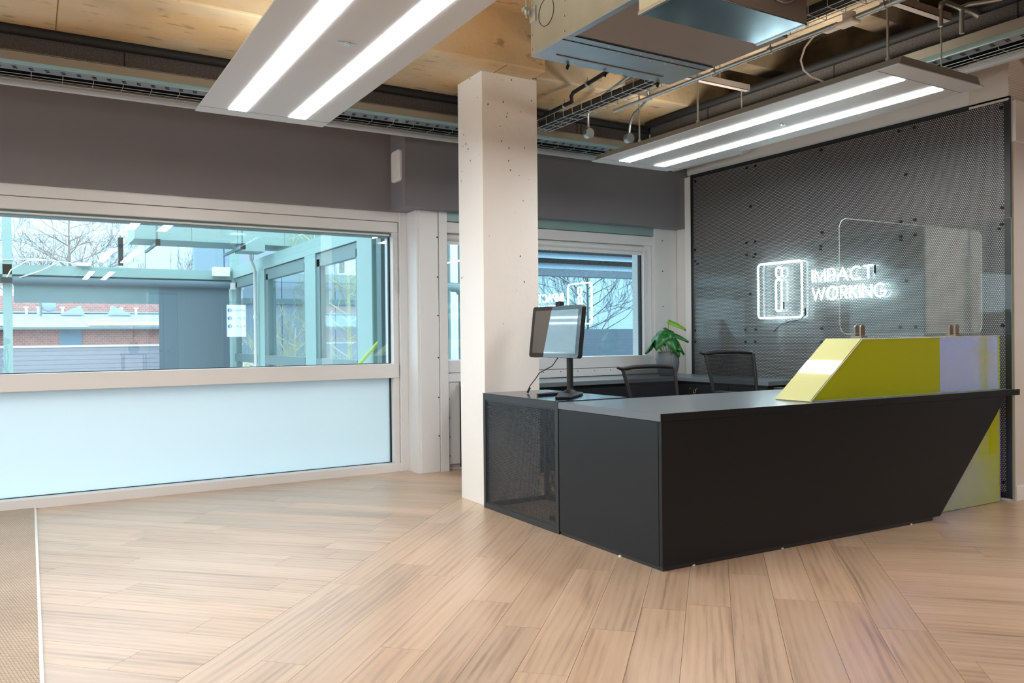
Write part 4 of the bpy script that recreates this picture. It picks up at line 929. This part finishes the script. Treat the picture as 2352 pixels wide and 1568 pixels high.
for i, pts in enumerate((mb, [(.3, Y2-.05, 2.26), (.0, Y2-.08, 2.24), (-.2, Y2-.1, 2.1), (-.27, Y2-.1, 1.95)], [(.35, Y2-.05, 2.22), (.15, Y2-.1, 2.1), (-.1, Y2-.1, 2.0)])):
    c_ = ob('loose_cable', MB().tube(pts, .009, 6), M_cable); tag(c_, ('white cable lying along the top of the teal beam', 'white cable drooping to the blind bracket outside', 'white cable slanting down beside the outdoor blind')[i], 'cable')
ob('overhead_strut', B(1.12, 1.18, Y2-.3, Y2-.2, 2.2, 2.6), M_gasket, dc)

# brick building and roofs beyond
bb = thing('brick_building', 'low red brick building with a slate roof beyond the courtyard', 'building')
ob('rear_wall', B(-12, 14, 27.5, 28, -1, 2.45), M_brick, bb); ob('front_wall', B(-12, 14, 24, 24.3, -1, 1.5), M_brick, bb)
ob('roof', MB().prism([(-12, 23.8, 1.48), (-12, 27.5, 1.95), (-12, 27.5, 1.90), (-12, 23.8, 1.42)], (26, 0, 0)), M_slate, bb, label='pale slate roof')
ob('ridge', B(-12, 14, 27.3, 27.5, 1.95, 2.0), M_greyclad, bb); ob('gutter', B(-12, 14, 23.65, 23.8, 1.42, 1.48), M_tealgrey, bb)
ob('door', B(.69, 1.20, 23.96, 24.0, .2, 1.43), pbr('blue_door', sr(95, 140, 165), .6), bb)
for (x, n_) in ((-2.2, 4), (1.35, 5)):
    for i in range(n_): ob('skylight', MB().prism([(x+i*.44, 23.9, 1.515), (x+i*.44+.42, 23.9, 1.515), (x+i*.44+.42, 24.5, 1.59), (x+i*.44, 24.5, 1.59)], (0, 0, .03)), M_whiteclad, bb)
for x in (-.05, .25, .85, 2.15, 2.4, 2.8): ob('roof_vent', MB().cyl((x, 26.8, 1.9), (x, 26.8, 2.07), .035, 10).cyl((x, 26.8, 2.07), (x, 26.8, 2.11), .06, 10), M_whiteclad, bb)
for x, s in ((.79, 1), (2.66, -1)): ob('dormer', MB().prism([(x, 26.6, 1.9), (x+s*.62, 26.6, 1.9), (x+s*.52, 26.6, 2.16)], (0, .3, 0)), M_greyclad, bb)
sd = thing('satellite_dish', 'round satellite dish above the slate roof', 'dish', loc=(.50, 26.4, 2.13))
ob('dish', MB().lathe((0, 0, 0), [(0, .0), (.10, .01), (.19, .04), (.19, .05), (0, .02)], 24).xf(Matrix.Rotation(-PI/2+.2, 4, 'X')), M_greyclad, sd); ob('mast', MB().cyl((-.2, .05, -.3), (-.2, .05, .12), .03, 8), M_tealgrey, sd)
fr_ = thing('flat_roof', 'grey parapet with white coping in front of the brick building', 'roof')
ob('parapet', B(-12, 14, 20.5, 20.7, -1, .98), M_plaster, fr_); ob('coping', B(-12, 14, 20.44, 20.76, .98, 1.02), M_whiteclad, fr_)
for i in range(12): ob('board', B(-12, 14, 20.47, 20.5, -.2+i*.1, -.105+i*.1), M_plaster, fr_)
gr = ob('courtyard_ground', B(-25, 40, 6.62, 60, -1.2, -1.0), M_plaster); tag(gr, 'grey paved courtyard ground outside the windows', 'ground')
wc = thing('white_building', 'tall pale clad building high behind the courtyard', 'building')
for i in range(12): ob('cladding_panel', B(-8+i*1.4, -6.62+i*1.4, 40, 40.3, -1, 9), M_whiteclad, wc)
ob('parapet_band', B(-8, 9, 39.9, 40, 6.9, 7.3), M_greyclad, wc)
fb = thing('grey_building', 'blue grey clad building beyond the bare tree', 'building')
for i in range(14): ob('cladding_panel', B(3.05+i*.62, 3.65+i*.62, 18.2, 18.4, -1, 3.2), M_greyclad, fb)
ob('band', B(3.0, 11.7, 18.12, 18.2, 1.90, 2.02), M_tealgrey, fb)

def tree(name, label, base, H, seed, m, rad=.8, r0=.05, n0=12, zlo=.2, lv0=4, tw_=.0035):
    rnd = random.Random(seed); t = thing(name, label, 'tree', loc=base); mb = MB()
    def grow(p, d, L, r, lv):
        q = p; pts = [p]
        for i in range(3):
            d = (d+Vector((rnd.uniform(-.22, .22), rnd.uniform(-.22, .22), rnd.uniform(-.05, .18)))).normalized()
            q = q+d*L/3
            if math.hypot(q.x, q.y) > rad: d = Vector((-d.x, -d.y, abs(d.z)+.3)).normalized()
            pts.append(q)
        mb.tube(pts, [r, r*.85, r*.7, max(r*.5, tw_*.6)], 3)
        if lv == 0: return
        for k in range(rnd.choice((2, 3, 3))):
            dd = (d+Vector((rnd.uniform(-1, 1), rnd.uniform(-1, 1), rnd.uniform(-.5, .7)))*.85).normalized(); grow(pts[rnd.choice((1, 2, 3))], dd, L*rnd.uniform(.6, .85), max(r*.55, tw_), lv-1)
    ob('trunk', MB().tube([(0, 0, 0), (.03, .02, H*.4), (0, -.03, H*.8), (.02, 0, H)], [r0, r0*.8, r0*.55, r0*.3], 8), m, t)
    for k in range(n0):
        z = H*(zlo+(.95-zlo)*k/n0); a = k*2.4+rnd.random(); grow(Vector((0, 0, z)), Vector((math.cos(a), math.sin(a), .45)).normalized(), min(H*.2, rad*.7), r0*.4, lv0)
    ob('branches', mb, m, t, kind='stuff'); return t
tree('bare_tree', 'bare yellowish tree with a pale trunk behind the glazed wing', (3.75, 10.6, -1), 3.9, 3, M_bark, .75, .04, 22, .3)
tree('bare_tree', 'low bare yellowish shrub behind the middle pane of the glazed wing', (3.75, 13.2, -1), 2.3, 5, M_bark, .75, .03, 16, .3)
tree('bare_tree', 'bare shrub at the far end pane of the glazed wing', (3.9, 16.5, -1), 2.0, 9, M_bark, .6, .03, 12, .3)
tree('bare_tree', 'pale bare tree rising in front of the white building, far left', (1.2, 31, -1), 7.0, 11, M_barkgrey, 2.4, .06, 26, .4, 4, .008)
tree('bare_tree', 'pale bare tree in front of the white building, seen beside the outdoor duct', (6.4, 31, -1), 6.6, 13, M_barkgrey, 2.0, .06, 22, .4, 4, .008)
tree('bare_tree', 'dark bare tree outside the right window', (11.2, 15.2, -1), 5.2, 15, pbr('dark_bark', sr(70, 78, 80), .9), 2.0, .035, 34, .35, 4, .004)

# outside window 2: louvred plant screen
lv = thing('louvre_screen', 'dark blue louvred plant screen outside the right window', 'screen')
for i in range(11): ob('louvre', MB().prism([(7.0, 0, 0), (7.0, .16, .10), (7.0, .16, .12), (7.0, 0, .02)], (6.5, 0, 0)).xf(Matrix.Translation((0, 12.2, 2.35+i*.19))), M_louvre, lv)
ob('post', MB().box(7.0, 7.12, 12.1, 12.4, -1, 4.6), M_darkblue, lv); ob('lower_beam', B(7.0, 13.5, 12.15, 12.35, 2.22, 2.34), M_darkblue, lv)
ob('back_board', B(7.0, 13.5, 12.5, 12.55, 2.3, 4.6), M_gasket, lv)
w2s = thing('side_window_block', 'pale window bay of the neighbouring block outside the right window', 'building')
ob('wall', B(6.3, 6.98, 12.0, 12.6, -1, 4.6), M_tealgrey, w2s); ob('window', B(6.5, 6.86, 11.97, 12.0, .9, 2.9), M_whiteclad, w2s)
hz = thing('sky_backdrop', 'grey blue backdrop added to darken the sky outside the right window', 'building')  # backdrop added behind the tree to darken the bright sky
for i in range(12): ob('cladding_panel', B(14.6+i*1.6, 16.18+i*1.6, 27, 27.3, -1, 5.5), M_backdrop, hz)
pw = ob('yard_wall', B(7.0, 16, 12.6, 12.9, -1, 1.25), M_darkblue); tag(pw, 'dark wall below the trees outside the right window', 'wall')
gb = thing('glazed_bay', 'curved glazed bay outside the narrow left pane of the right window', 'building')
for i in range(5):
    a = i*.35; ob('mullion', MB().cyl((4.2+.9*math.sin(a), 9.0-.9*math.cos(a)+.9, -1), (4.2+.9*math.sin(a), 9.0-.9*math.cos(a)+.9, 3.2), .04, 8), M_tealgrey, gb)
ob('band', MB().tube([(4.2+.9*math.sin(i*.14), 9.9-.9*math.cos(i*.14), 1.75) for i in range(12)], .06, 8), M_tealgrey, gb)
ob('white_wall', B(3.9, 6.2, 10.2, 10.4, -1, 4), M_whiteclad, gb)
print('planks', n_pl)
